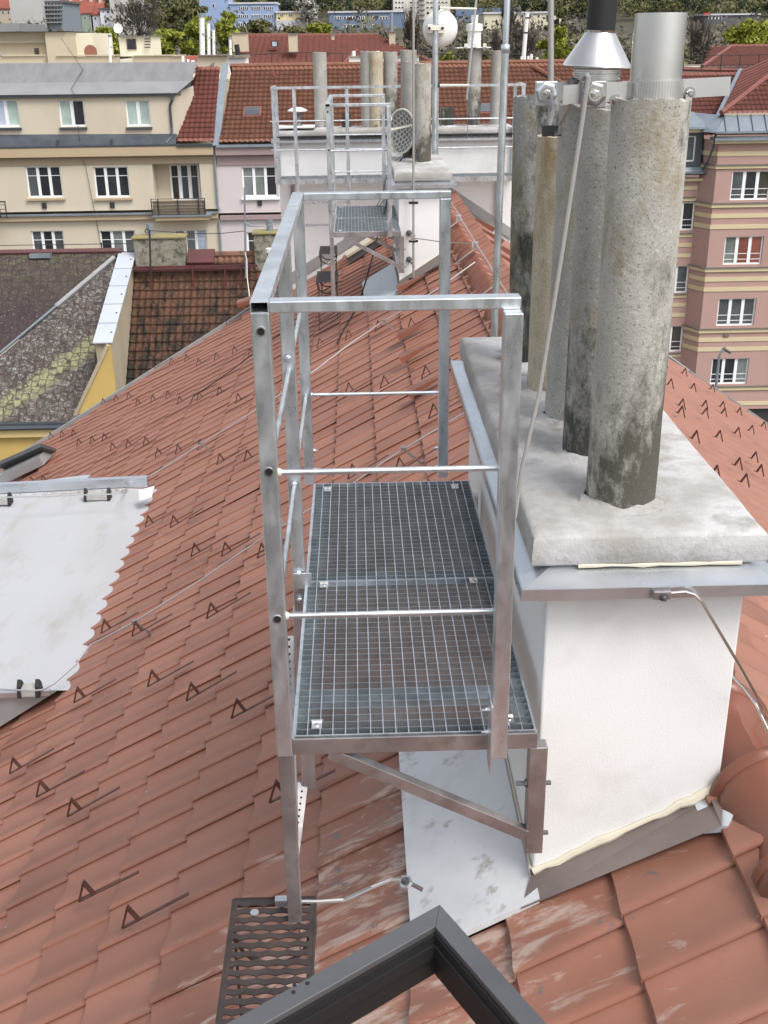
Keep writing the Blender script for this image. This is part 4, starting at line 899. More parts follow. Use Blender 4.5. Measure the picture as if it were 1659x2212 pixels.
# small fitting with bent strap in front of the sash
# ------------------------------------------------------------------ open hatch sash in the foreground
SA = thing('window_sash', 'dark grey corner of an opened roof window sash in the foreground', 'window sash', at(950, 1955, 2, .30))
zc_ = .30
cor = Vector(at(950, 1953, 2, zc_)); lf = Vector(at(487, 2212, 2, zc_)); rg_ = Vector(at(1182, 2212, 2, zc_))
dl, dr = (lf-cor).normalized(), (rg_-cor).normalized()
def sash_leg(d, ln, inner):
    """outer edge from cor along d; inner side towards the sash middle"""
    n = Vector((0, 0, 1)).cross(d); n = n if n.dot(inner) > 0 else -n
    return n
il, ir = sash_leg(dl, 1, dr), sash_leg(dr, 1, dl)
w_ = .034
mit = (il+ir)*(w_/(1+il.dot(ir)))
def leg(d, n, L_, nm):
    a0, a1 = cor, cor+mit; b0, b1 = cor+d*L_, cor+d*L_+n*w_
    Z = Vector((0, 0, 1)); b = MB(); t = .012
    b.add([a0, b0, b1, a1, a0-Z*t, b0-Z*t, b1-Z*t, a1-Z*t], [(0, 1, 2, 3), (4, 7, 6, 5), (0, 4, 5, 1), (3, 2, 6, 7), (1, 5, 6, 2), (0, 3, 7, 4)] )
    b.build('aluminium_cover', ANTH, SA, bevel=.0015)
    b = MB(); m2 = mit.normalized(); w2 = mit.length
    for k0, k1, z0, z1 in ((.12, 1.10, -.0125, -.030), (.25, 1.22, -.0305, -.055), (.1, 1.0, -.0555, -.10)):
        q0, q1 = cor+mit*k0, cor+mit*k1; e0, e1 = cor+d*L_+n*w_*k0, cor+d*L_+n*w_*k1
        b.add([q0+Z*z0, e0+Z*z0, e1+Z*z0, q1+Z*z0, q0+Z*z1, e0+Z*z1, e1+Z*z1, q1+Z*z1], [(0, 1, 2, 3), (4, 7, 6, 5), (0, 4, 5, 1), (3, 2, 6, 7), (1, 5, 6, 2), (0, 3, 7, 4)])
    b.build('gasket', BLACK, SA)
leg(dl, il, .95, 'l'); leg(dr, ir, .7, 'r')
for (u, v) in ((666, 2108), (636, 2128), (664, 2124), (634, 2143)):
    p = at(u, v, 2, zc_+.0005); MB().lathe([(.0032, 0), (.0032, .0008), (0, .0008)], p, 10).build('rivet', BLACK, SA)
HG = thing('hinge_bracket', 'small steel hinge plate with screws under the sash at the bottom edge', 'hinge', at(686, 2190, 2, -.1))
p = at(690, 2185, 2, -.15); b = MB(); b.prism([(p[0]-.03, p[1]-.08, p[2]), (p[0]+.03, p[1]-.08, p[2]), (p[0]+.03, p[1]+.01, p[2]), (p[0]+.01, p[1]+.03, p[2]), (p[0]-.02, p[1]+.01, p[2])], (0, 0, .004)); b.build('plate', STEEL, HG)
for dx, dy in ((.005, -.02), (-.012, -.045), (.016, -.045)): MB().lathe([(.006, .004), (.005, .009), (0, .010)], (p[0]+dx, p[1]+dy, p[2]), 10).build('screw', STEEL, HG)

# ================================================================== GROUND AND STREET
GZ = -18.0
asph = mat('asphalt', (.055, .055, .056), (.075, .074, .072), scale=.6, rough=.9)
gr = mat('ground_earth', (.07, .075, .04), (.11, .10, .07), scale=.08, rough=1)
MB().quad((-900, -200, GZ), (900, -200, GZ), (900, 1500, GZ), (-900, 1500, GZ)).build('ground', gr, kind='structure', base=False)
MB().quad((-200, 38.5, GZ+.004), (200, 38.5, GZ+.004), (200, 46.5, GZ+.004), (-200, 46.5, GZ+.004)).build('road', asph, kind='structure', base=False)
MB().box(-200, 200, 46.5, 49.9, GZ, GZ+.13).build('pavement', mat('paving', (.25, .24, .23), (.3, .29, .28), scale=3), kind='structure', base=False)

# ================================================================== FACADE TOOLS
def glass(name, c, r=.08): return mat(name, c, tuple(k*1.6+.01 for k in c), scale=.9, rough=r, spec=.8)
GL = glass('glass_dark', (.018, .021, .026)); GL2 = glass('glass_grey', (.06, .068, .075)); GLG = glass('glass_green_blind', (.27, .34, .31), .25); GLB = glass('glass_blue', (.30, .34, .42), .25); GLR = glass('glass_red_curtain', (.16, .05, .035), .25); GLW = glass('glass_net_curtain', (.13, .145, .14), .2); GL3 = glass('glass_brownish', (.04, .035, .03))
PVC = mat('white_window_frame', (.80, .81, .82), rough=.4)
def wall_holes(b, x0, x1, z0, z1, Y, holes, dep=.14):
    xs = sorted(set([x0, x1]+[h[0] for h in holes]+[h[1] for h in holes])); zs = sorted(set([z0, z1]+[h[2] for h in holes]+[h[3] for h in holes]))
    for i in range(len(xs)-1):
        for j in range(len(zs)-1):
            cx, cz = (xs[i]+xs[i+1])/2, (zs[j]+zs[j+1])/2
            if any(h[0] < cx < h[1] and h[2] < cz < h[3] for h in holes): continue
            b.quad((xs[i], Y, zs[j]), (xs[i+1], Y, zs[j]), (xs[i+1], Y, zs[j+1]), (xs[i], Y, zs[j+1]))
    for (a, c, e, f) in holes:
        D = Y+dep; b.quad((a, Y, e), (a, Y, f), (a, D, f), (a, D, e)); b.quad((c, Y, e), (c, D, e), (c, D, f), (c, Y, f)); b.quad((a, Y, e), (a, D, e), (c, D, e), (c, Y, e)); b.quad((a, Y, f), (c, Y, f), (c, D, f), (a, D, f))
def window(par, x0, x1, z0, z1, Y, n, mats, bars=(), fr=.07, mul=.13, dep=.14, sill=None, sillm=None):
    D = Y+dep; b = MB(); b.box(x0, x1, D-.05, D, z0, z0+fr); b.box(x0, x1, D-.05, D, z1-fr*.7, z1); b.box(x0, x0+fr, D-.05, D, z0+fr, z1-fr*.7); b.box(x1-fr, x1, D-.05, D, z0+fr, z1-fr*.7)
    wp = (x1-x0-2*fr-(n-1)*mul)/n; X0 = x0+fr
    for i in range(1, n): b.box(X0+i*wp+(i-1)*mul, X0+i*wp+i*mul, D-.055, D, z0+fr, z1-fr*.7)
    for hz in bars:
        for i in range(n): b.box(X0+i*(wp+mul), X0+i*(wp+mul)+wp, D-.035, D-.01, z0+(z1-z0)*hz-.014, z0+(z1-z0)*hz+.014)
    f = b.build('window', PVC, par)
    for i in range(n):
        mm = mats[i % len(mats)] if len(mats) > 1 else random.choice([mats[0], mats[0], GL2, GLW, GL3])
        MB().box(X0+i*(wp+mul), X0+i*(wp+mul)+wp, D-.018, D-.012, z0+fr, z1-fr*.7).build('pane', mm, f)
    if sill: MB().box(x0-sill, x1+sill, Y-.12, Y+.02, z0-.12, z0-.03).build('sill', sillm or PVC, f)
    return f
def tiled_slope(par, P0, U, V, nu, nv, tw, tl, m_, amp=.03, step=.03, name='roof_tiles', spp=5, clip=None):
    """wave-profile tile field: P0 eave corner, U along the eave, V up the slope"""
    P0, U, V = Vector(P0), Vector(U).normalized(), Vector(V).normalized(); n = U.cross(V); n = n if n.z > 0 else -n
    xs = np.arange(nu*spp+1)*tw/spp; ph = (np.arange(nu*spp+1) % spp)/spp
    h = amp*(np.sin(math.pi*np.clip(ph*1.5, 0, 1))**.8)
    rows = []
    for j in range(nv):
        rows += [(j*tl-(.16*tl if j else 0), step, 1), (j*tl+tl, 0, 1)]
    VV = []; FF = []
    P0a, Ua, Va, na = map(np.array, (P0, U, V, n)); m1 = len(xs)
    for (y, lift, _) in rows: VV.append(P0a+np.outer(xs, Ua)+y*Va+np.outer(h+lift, na))
    VV = np.concatenate(VV)
    for j in range(len(rows)-1):
        i = np.arange(m1-1); a = j*m1+i; FF.append(np.stack([a, a+1, a+m1+1, a+m1], 1))
    FF = np.concatenate(FF)
    if clip is not None:
        cc = VV[FF].mean(1); FF = FF[clip(cc)]
    return np_mesh(name, VV, FF, m_, par, kind='stuff')
RT_OR = tile_material('orange_pantiles', (.215, .09, .052), (.15, .06, .038), dusty=False, rough=.7)
RT_RED = tile_material('red_pantiles', (.235, .078, .058), (.18, .06, .047), dusty=False, rough=.7)
RT_RED2 = tile_material('brownish_red_tiles', (.215, .075, .057), (.165, .058, .048), dusty=False, rough=.7)
CREAM = mat('cream_facade', (.58, .515, .405), (.55, .48, .375), scale=.5, rough=.9, c3=(.47, .40, .31), s3=.35, lo3=.56, hi3=.85, stretch=(1, 1, .5))
CREAM2 = mat('ochre_cornice', (.46, .355, .235), (.42, .32, .21), scale=.5, rough=.9)
CREAMD = mat('brown_frieze', (.34, .265, .18), (.32, .25, .17), scale=.5, rough=.9)
LILAC = mat('lilac_facade', (.60, .535, .53), (.56, .50, .50), scale=.5, rough=.9)
LILACD = mat('mauve_band', (.34, .25, .25), (.31, .23, .23), scale=.5, rough=.9)
LEAD = mat('dark_sheet_apron', (.055, .065, .08), (.085, .095, .11), scale=1.5, rough=.4, metal=.3)
GREYM = mat('grey_bitumen_roof', (.165, .165, .172), (.21, .21, .215), scale=.8, stretch=(3, 1, .3), rough=.6)
GREYM2 = mat('grey_roof_skirt', (.22, .22, .225), (.26, .26, .265), scale=1, rough=.6)
ZINCF = mat('zinc_cladding', (.24, .28, .32), (.30, .34, .38), scale=1.4, rough=.45, metal=.5)
IRON = mat('dark_iron', (.03, .028, .03), rough=.6)
REED = mat('reed_screen', (.36, .30, .22), (.27, .22, .16), scale=6, stretch=(8, 1, .3), rough=.9)

# ---------------- cream building
cb_ = thing('cream_apartment_house', 'cream apartment house across the street with grey mansard and white windows', 'apartment building', (-14, 54, GZ))
XE = -6.15
win1 = [(-14.72, -13.13, -4.80, -3.44), (-11.66, -10.08, -4.84, -3.50), (-17.9, -16.3, -4.8, -3.44)]
win2 = [(-14.85, -13.35, -7.70, -6.29), (-11.70, -10.05, -7.74, -6.33), (-8.25, -6.75, -7.78, -6.37), (-17.9, -16.4, -7.7, -6.29)]
win3 = [(a, c, e-2.95, f-2.95) for a, c, e, f in win2]; win4 = [(a, c, e-5.9, f-5.9) for a, c, e, f in win2]
alcove = (-8.98, -6.85, -5.30, -3.42)
b = MB(); wall_holes(b, -22, XE, -5.42, -3.15, 50, win1+[alcove], .14); wall_holes(b, -22, XE, -17.9, -5.86, 50.0, win2+win3+win4)
ax0, ax1, az0, az1 = alcove; D = 50.9
b.quad((ax0, 50.1, az0), (ax0, 50.1, az1), (ax0, D, az1), (ax0, D, az0)); b.quad((ax1, 50.1, az0), (ax1, D, az0), (ax1, D, az1), (ax1, 50.1, az1)); b.quad((ax0, 50, az0), (ax0, D, az0), (ax1, D, az0), (ax1, 50, az0)); b.quad((ax0, 50.1, az1), (ax1, 50.1, az1), (ax1, D, az1), (ax0, D, az1))
b.quad((ax0, D, az0), (ax1, D, az0), (ax1, D, az1), (ax0, D, az1))
b.quad((XE, 50, -17.9), (XE, 62, -17.9), (XE, 62, -2.4), (XE, 50, -2.4)); b.quad((-22, 50, -17.9), (-22, 50, -2.4), (-22, 62, -2.4), (-22, 62, -17.9)); b.quad((-22, 62, -17.9), (-22, 62, -2.4), (XE, 62, -2.4), (XE, 62, -17.9))
b.build('wall', CREAM, cb_)
for i, (a, c, e, f) in enumerate(win1): window(cb_, a, c, e, f, 50, 3, [GL2, GL, GL] if i == 0 else [GL], (.70,), sill=.08, sillm=CREAM2)
for i, (a, c, e, f) in enumerate(win2): window(cb_, a, c, e, f, 50, 3, [[GL2, GL, GL2], [GL, GLW, GL2], [GLW, GLW, GLB], [GL]][i], (.70,), sill=.08, sillm=CREAM2)
for (a, c, e, f) in win3+win4: window(cb_, a, c, e, f, 50, 3, [GL], (.70,), sill=.08, sillm=CREAM2)
window(cb_, -8.35, -7.0, -5.12, -3.52, 50.75, 3, [GL], (.66,), fr=.08, mul=.16)
for (a, z) in ((-14.15, -5.15), (-11.05, -5.18)): MB().box(a, a+.20, 49.93, 49.995, z-.13, z+.13).build('vent_grille', IRON, cb_)
b = MB(); b.box(-22, XE, 49.72, 49.998, -3.02, -2.55); b.build('cornice', CREAM2, cb_)
b = MB(); b.box(-22, XE, 49.95, 49.998, -3.38, -3.021); b.build('frieze', CREAMD, cb_)
b = MB(); b.box(-22, XE, 49.80, 50.1, -5.82, -5.60); b.box(-8.95, -6.5, 49.35, 49.80, -5.82, -5.66); b.build('string_course', CREAM2, cb_)
b = MB(); b.box(-22, XE-.0, 49.72, 50.0, -5.595, -5.53); b.box(-9.05, -6.4, 49.28, 49.72, -5.655, -5.58); b.build('string_cap', ZINCF, cb_)
rl_ = MB()
for z in (-4.86, -5.0, -5.16, -5.30, -5.42, -5.54): rl_.box(-9.05, -6.62, 49.30, 49.33, z-.012, z+.012)
for x in (-9.05, -8.75, -7.85, -6.92, -6.64): rl_.box(x-.02, x+.02, 49.29, 49.34, -5.58, -4.84)
rl_.build('balcony_railing', IRON, cb_); MB().box(-9.0, -6.66, 49.36, 49.38, -5.57, -4.95).build('reed_screen', REED, cb_)
rl_ = MB(); rl_.box(-18.6, -15.6, 49.30, 49.34, -4.9, -4.84)
for x in (-15.62, -15.9, -16.2): rl_.box(x-.02, x+.02, 49.29, 49.34, -5.58, -4.84)
for z in (-5.0, -5.2, -5.4): rl_.box(-18.6, -15.6, 49.30, 49.33, z-.012, z+.012)
rl_.build('balcony_railing', IRON, cb_)
# dark apron, mansard wall, grey roof
b = MB(); b.quad((-22, 49.75, -2.55), (-7.8, 49.75, -2.60), (-7.78, 50.25, -2.14), (-22, 50.25, -2.0)); b.box(-22, -7.75, 49.70, 49.76, -2.62, -2.54); b.build('apron', LEAD, cb_)
for x in (-13.05, -10.65): MB().box(x-.03, x+.03, 49.72, 50.2, -2.56, -2.3).build('apron_seam', LEAD, cb_)
m1 = [(-15.9, -14.72, -1.75, -.60), (-12.95, -11.80, -1.77, -.66), (-9.98, -8.9, -1.80, -.72), (-19, -17.9, -1.75, -.6)]
b = MB(); wall_holes(b, -22, -7.72, -2.3, -.45, 50.27, m1); b.quad((-7.72, 50.27, -2.3), (-7.2, 52.6, -2.3), (-7.2, 52.6, -.2), (-7.72, 50.27, -.45)); b.build('mansard_wall', CREAM, cb_)
for i, (a, c, e, f) in enumerate(m1): window(cb_, a, c, e, f, 50.27, 2, [[GLB, GLG], [GLG, GL], [GLG, GLG], [GL]][i], (), mul=.15, sill=.04, sillm=LEAD)
b = MB(); b.box(-22, -7.65, 50.10, 50.22, -.52, -.40); b.build('gutter', LEAD, cb_)
b = MB(); b.quad((-22, 50.05, -.38), (-7.6, 50.05, -.42), (-7.15, 51.6, .02), (-22, 51.6, .08)); b.build('lower_roof', GREYM2, cb_)
b = MB(); b.quad((-22, 51.6, .08), (-7.15, 51.6, .02), (-7.0, 53.2, .78), (-22, 53.2, .88)); b.quad((-22, 53.2, .88), (-7.0, 53.2, .78), (-7.0, 60, .7), (-22, 60, .8)); b.quad((-7.6, 50.05, -.42), (-7.2, 60, -2), (-7.0, 60, .7), (-7.15, 51.6, .02)); b.build('upper_roof', GREYM, cb_)
dp_ = MB(); dp_.tube([(-7.85, 50.12, -.5), (-7.85, 50.12, -.72), (-7.98, 50.18, -.95), (-7.98, 50.2, -1.9), (-8.0, 50.1, -2.25), (-8.25, 49.85, -2.5)], .055, 8); dp_.build('downpipe', LEAD, cb_)
b = MB(); b.tube([(XE+.03, 49.9, -2.6), (XE+.03, 49.9, -5.2), (XE+.12, 49.86, -5.5)], .05, 8); b.tube([(XE+.03, 49.9, -5.9), (XE+.03, 49.9, -17.8)], .05, 8); b.build('downpipe', ZINCF, cb_)
b = MB(); b.tube([(-13.2, 53.3, 1.9), (-12.2, 52.6, .55), (-12.3, 50.3, -.2), (-12.1, 49.98, -.4), (-12.1, 49.98, -3.1), (-11.95, 49.9, -3.4), (-11.6, 49.97, -7.8)], .012, 5); b.build('hanging_cable', IRON, cb_)
# the narrow red tiled slope at its right end and the flashing strip
sv = Vector((0, 3.7, 2.9))
def slope_dir(z0, z1, Y0, Y1): return (0, Y1-Y0, z1-z0)
tiled_slope(cb_, (-7.75, 49.85, -2.50), (1, 0, 0), (0, 4.6, 3.05), 7, 16, .235, .345, RT_RED, .045, .07, clip=lambda c: c[:, 0] > -7.85+(c[:, 1]-50)*.16)
b = MB(); b.quad((-6.25, 49.7, -2.62), (-5.85, 49.7, -2.62), (-5.72, 54.6, .72), (-6.02, 54.6, .72)); b.quad((-6.25, 49.7, -2.62), (-6.02, 54.6, .72), (-6.02, 54.6, .5), (-6.25, 49.7, -2.8)); b.build('party_flashing', ZINCF, cb_)
MB().box(-7.75, XE, 49.66, 49.82, -2.66, -2.55).build('gutter', LEAD, cb_)

# ---------------- lilac house with the orange roof
lh = thing('lilac_apartment_house', 'pale lilac apartment house with the long orange pantile roof', 'apartment building', (2, 54, GZ))
w1 = [(-4.95, -3.35, -4.92, -3.60), (5.5, 7.1, -4.92, -3.6), (10, 11.6, -4.92, -3.6)]; w2 = [(-4.9, -3.35, -7.8, -6.5), (9.6, 11.2, -7.8, -6.5)]
b = MB(); wall_holes(b, XE+.0, 13.6, -5.62, -3.35, 50.0, w1); wall_holes(b, XE+.0, 13.6, -17.9, -5.95, 50.0, w2+[(a, c, e-2.9, f-2.9) for a, c, e, f in w2]); b.quad((13.6, 50, -17.9), (13.6, 62, -17.9), (13.6, 62, -2.7), (13.6, 50, -2.7)); b.quad((XE, 62, -17.9), (13.6, 62, -17.9), (13.6, 62, -2.7), (XE, 62, -2.7)); b.build('wall', LILAC, lh)
for (a, c, e, f) in w1+w2+[(a, c, e-2.9, f-2.9) for a, c, e, f in w2]: window(lh, a, c, e, f, 50, 3, [GL], (.68,), sill=.08)
b = MB(); b.box(XE+.1, 13.6, 49.72, 49.998, -3.05, -2.72); b.build('cornice', LILACD, lh)
b = MB(); b.box(XE+.1, 13.6, 49.94, 49.998, -3.50, -3.051); b.box(XE+.1, 13.6, 49.84, 49.998, -5.92, -5.72); b.build('band', LILACD, lh)
MB().box(-4.3, -4.1, 49.93, 49.995, -5.3, -5.08).build('vent_grille', IRON, lh)
MB().box(XE+.15, 13.6, 49.62, 49.80, -2.71, -2.60).build('gutter', ZINCF, lh)
tiled_slope(lh, (-5.95, 49.75, -2.56), (1, 0, 0), (0, 6.2, 3.05), 84, 17, .235, .405, RT_OR, .05, .075, clip=lambda c: (c[:, 0] > -5.85+(c[:, 1]-50)*.03))
b = MB(); b.tube([(-5.8, 56.0, .56), (13.6, 56.0, .56)], .11, 8); b.build('ridge', RT_OR, lh)
b = MB(); b.prism([(-5.8, 56.05, .5), (13.6, 56.05, .5), (13.6, 62, -2.7), (-5.8, 62, -2.7)], (0, 0, -.1)); b.build('rear_slope', RT_OR, lh)
for u, v in ((1002, 320), (1107, 320), (1198, 320), (1372, 320), (1590+190, 320)):
    p = at((750+(u-750)*0+(u-750))*.54*1.0 if False else (750+(u-750)*1.0)*.54, 170, 1, 55.2)
for u in (541, 590, 639, 737, 843, 888, 933, 1000, 1070):
    p = at(u, 168, 1, 55.0); zz = -2.56+(55.0-49.75)*3.05/6.2+.05; b = MB(); b.add([(p[0]-.16, 54.9, zz-.05), (p[0]+.16, 54.9, zz-.05), (p[0], 54.85, zz+.20), (p[0], 55.5, zz+.28)], [(0, 1, 2), (0, 2, 3), (1, 3, 2)]); b.build('vent_tile', RT_RED2, lh)
for (u, v) in ((545, 240), (1024+22, 240)):
    p = at(u, v, 1, 52.0); zz = -2.56+(52.0-49.75)*3.05/6.2; Vn = Vector((0, 6.2, 3.05)).normalized()
    f = MB(); c_ = Vector((p[0], 52.0, zz+.08)); f.prism([c_+Vector((-.42, 0, 0))-Vn*.45, c_+Vector((.42, 0, 0))-Vn*.45, c_+Vector((.42, 0, 0))+Vn*.45, c_+Vector((-.42, 0, 0))+Vn*.45], (0, -.02, .05)); s_ = f.build('skylight', RT_RED2, lh)
    f = MB(); c_ += Vector((0, -.03, .055)); f.prism([c_+Vector((-.33, 0, 0))-Vn*.33, c_+Vector((.33, 0, 0))-Vn*.33, c_+Vector((.33, 0, 0))+Vn*.36, c_+Vector((-.33, 0, 0))+Vn*.36], (0, -.005, .012)); f.build('pane', GL2, s_)
# hip of the orange roof at its right end
b = MB(); b.tube([(9.0, 55.3, .35), (13.3, 50.2, -2.25)], .12, 8); b.build('hip_ridge', RT_OR, lh)

# ---------------- pink building
PINK = mat('pink_facade', (.43, .275, .24), (.39, .25, .22), scale=.4, rough=.9, c3=(.36, .22, .19), s3=.4, lo3=.56, hi3=.85, stretch=(1, 1, .5))
YEL = mat('yellow_stucco_band', (.58, .49, .31), (.54, .45, .28), scale=1, rough=.9)
DKC = mat('grey_cornice_cap', (.15, .135, .12), rough=.8)
pk = thing('pink_apartment_house', 'pink apartment house with yellow bands and projecting bay across the street at right', 'apartment building', (19, 55, GZ))
bw = [(17.58, 19.42, -5.42, -4.12), (17.58, 19.42, -8.40, -7.08), (17.58, 19.42, -11.35, -10.02), (17.58, 19.42, -14.30, -12.98)]
b = MB(); wall_holes(b, 16.82, 24, -15.6, -2.75, 50, bw); b.quad((16.82, 50, -15.6), (16.82, 50, -2.75), (16.35, 51, -2.75), (16.35, 51, -15.6)); b.quad((24, 50, -15.6), (24, 62, -15.6), (24, 62, -2.7), (24, 50, -2.7)); b.quad((13.6, 62, -15.6), (13.6, 62, -2.7), (24, 62, -2.7), (24, 62, -15.6))
rw_ = [(15.10, 16.30, -6.92, -5.62), (15.1, 16.30, -9.92, -8.60), (15.1, 16.30, -12.86, -11.55)]
wall_holes(b, 13.6, 16.82, -15.6, -4.6, 51, rw_); b.build('wall', PINK, pk)
cm = [[GL], [GLW, GLR, GLR], [GL2, GL2, GL2], [GL, GL, GLW]]
for i, (a, c, e, f) in enumerate(bw): window(pk, a, c, e, f, 50, 3, cm[i], (.18, .38), fr=.07, mul=.15)
for (a, c, e, f) in rw_: window(pk, a, c, e, f, 51, 2, [GL], (.18, .38), fr=.07, mul=.16)
def band(z, h, m_, out, nm):
    b = MB(); o_ = out
    b.box(16.82-o_, 24, 50-o_, 49.999, z-h/2, z+h/2); b.prism([(16.82-o_, 50-o_, z-h/2), (16.82, 49.999, z-h/2), (16.35, 50.999, z-h/2), (16.33-o_, 51-o_, z-h/2)], (0, 0, h)); b.build(nm, m_, pk)
def bandr(z, h, m_, out, nm): MB().box(13.6, 16.34-out, 51-out, 50.999, z-h/2, z+h/2).build(nm, m_, pk)
for z in (-5.60, -8.58, -11.54, -14.46): band(z-.06, .15, YEL, .07, 'cornice'); band(z+.05, .06, DKC, .11, 'cornice_cap')
for z in (-3.35, -6.12, -6.62, -9.08, -9.56, -12.02, -12.5, -15.3): band(z, .2, YEL, .03, 'stucco_band')
band(-3.93, .13, YEL, .07, 'cornice'); band(-3.84, .06, DKC, .11, 'cornice_cap')
for z in (-5.42, -7.10, -10.02, -12.98): bandr(z-.06, .13, YEL, .05, 'cornice'); bandr(z+.04, .06, DKC, .09, 'cornice_cap')
for z in (-4.95, -7.6, -8.1, -10.5, -11.0, -13.5, -14.0, -14.7): bandr(z, .18, YEL, .03, 'stucco_band')
MB().box(18.0, 18.25, 49.93, 49.999, -11.98+.1, -11.74).build('vent_grille', DKC, pk)
MB().box(13.6, 24, 50.2, 61.5, GZ, -15.61).build('dark_base', IRON, pk)
# roof edge
b = MB(); b.box(16.55, 24, 49.72, 50.6, -2.88, -2.76); b.box(13.6, 16.6, 50.75, 51.2, -4.62, -4.5); b.build('eaves_cornice', YEL, pk)
b = MB(); b.box(16.5, 24, 49.6, 50.4, -2.75, -2.62); b.build('gutter_board', ZINCF, pk)
b = MB(); b.tube([(16.45, 49.55, -2.42), (24, 49.55, -2.42)], .07, 8); b.tube([(13.6, 50.55, -4.25), (16.5, 50.55, -4.25)], .07, 8); b.tube([(16.5, 49.6, -2.5), (16.55, 49.9, -3.0), (16.45, 50.1, -3.6), (16.35, 50.5, -4.1)], .05, 8); b.build('gutter', DKC if False else LEAD, pk)
b = MB(); b.quad((16.45, 49.55, -2.4), (24, 49.55, -2.4), (24, 50.9, -1.75), (17.3, 50.9, -1.75)); b.quad((16.45, 49.55, -2.4), (17.3, 50.9, -1.75), (16.2, 53.0, -1.7), (15.9, 51.2, -2.4)); b.build('zinc_skirt', ZINCF, pk)
sm = MB()
for i in range(12): x = 17.2+i*.62; sm.bar((x-.25, 49.58, -2.36), (x, 50.9, -1.71), .03, .03, (0, 0, 1))
sm.build('standing_seams', LEAD, pk)
sp_ = 3.1/4.5; PH0 = np.array((17.05, 50.85, -1.70)); PH1 = atp(1659, 168, (0, -sp_, 1), -1.72-sp_*50.9); kh = (PH1[0]-PH0[0])/(PH1[1]-PH0[1])
tiled_slope(pk, (16.9, 50.9, -1.72), (1, 0, 0), (0, 4.5, 3.1), 34, 16, .23, .34, RT_RED2, .04, .07, clip=lambda c: c[:, 0] > PH0[0]+(c[:, 1]-PH0[1])*kh)
V0_ = at(1543, 270, 1, 51.2); V1_ = at(1600, 153, 1, 56.6); ul = np.linalg.norm(V1_-V0_); PX_ = PH0+(PH1-PH0)*2.2; 
vv = PX_-V1_; nn = np.cross(V1_-V0_, PH0-V0_)
b = MB(); n_ = 14
for i in range(n_):
    f0, f1 = i/n_, (i+1)/n_; A0, A1 = V0_+(V1_-V0_)*f0, V0_+(V1_-V0_)*f1; C0, C1 = PH0+(PX_-PH0)*f0, PH0+(PX_-PH0)*f1; up_ = np.array([0, 0, .07])
    b.add([A0+up_, C0+up_, C1, A1, A0, C0], [(0, 1, 2, 3), (4, 5, 1, 0)])
b.build('hip_face', RT_RED2, pk)
b = MB(); b.tube([PH0+np.array([0, 0, .08]), PX_+np.array([0, 0, .08])], .12, 8); b.build('hip_ridge', RT_RED2, pk)
tiled_slope(pk, (13.6, 52.0, -2.75), (1, 0, 0), (0, 4.9, 2.7), 26, 15, .23, .37, RT_RED2, .04, .07, clip=lambda c: c[:, 0] < V0_[0]+(c[:, 1]-51.2)*(V1_[0]-V0_[0])/5.4)
b = MB(); b.quad((13.6, 50.6, -4.2), (16.5, 50.6, -4.2), (16.5, 52.0, -2.8), (13.6, 52.0, -2.8)); b.bar(V0_+np.array([-.05, -.1, .1]), V1_+np.array([-.05, -.1, .1]), .18, .05, (0, 0, 1)); b.build('zinc_roof', ZINCF, pk)
b = MB(); b.quad((16.36, 50.7, -4.2), (16.36, 53, -4.2), (16.36, 53, -1.8), (16.36, 50.9, -2.4)); b.build('dark_side_wall', LEAD, pk)
dmr = MB(); dmr.box(14.6, 15.05, 50.8, 52.4, -4.05, -2.45); dmr.box(16.0-.0, 16.3, 50.8, 52.4, -4.05, -2.45); dmr.box(15.05, 16.0, 50.8, 52.4, -4.05, -3.75); dmr.box(15.05, 16.0, 50.8, 52.4, -2.6, -2.45); dmr.build('dormer', LEAD, pk)
window(pk, 15.05, 16.0, -3.75, -2.62, 50.8, 2, [GL2], (), fr=.06, mul=.12)
b = MB(); b.box(14.5, 16.4, 50.65, 50.9, -2.45, -2.25); b.build('dormer_cornice', YEL, pk)
b = MB(); b.quad((14.4, 50.55, -2.24), (16.5, 50.55, -2.24), (16.2, 52.4, -1.65), (14.4, 52.4, -1.65)); b.box(14.4, 16.5, 50.5, 50.56, -2.3, -2.2); b.build('dormer_roof', ZINCF, pk)
# ridge with snow rail
b = MB(); b.tube([(12.5, 57.0, .22), (20.5, 57.0, .0)], .1, 8); b.build('ridge', RT_RED2, pk)
b = MB()
for i in range(9): x = 13+i*.95; b.box(x-.02, x+.02, 56.9, 56.95, .0, .75)
b.box(12.6, 21, 56.9, 56.93, .25, .28); b.box(12.6, 21, 56.9, 56.93, .70, .73); b.build('ridge_rail', IRON, pk)
# ---------------- street lamp
SL_ = thing('street_lamp', 'curved grey street lamp standing before the pink apartment house', 'street lamp', (at(1545, 850, 1, 43)[0], 43, GZ))
tp = at(1549, 752, 1, 43); hd = at(1562, 753, 1, 43); he = at(1578, 762, 1, 43)
x_ = at(1545, 850, 1, 43)[0]
b = MB(); b.tube([(x_, 43, GZ), (x_, 43, tp[2]-1.2), (x_+.0, 43, tp[2]-.35), (x_+.08, 43, tp[2]-.08), (x_+.25, 43, tp[2]+.02), (hd[0], 43, hd[2])], [.08, .06, .05, .045, .04, .035], 8); b.build('pole', ZINCF, SL_, smooth=True)
b = MB(); b.bar(hd, he, .22, .10, (0, 0, 1)); b.build('lamp_head', LEAD, SL_, bevel=.03)

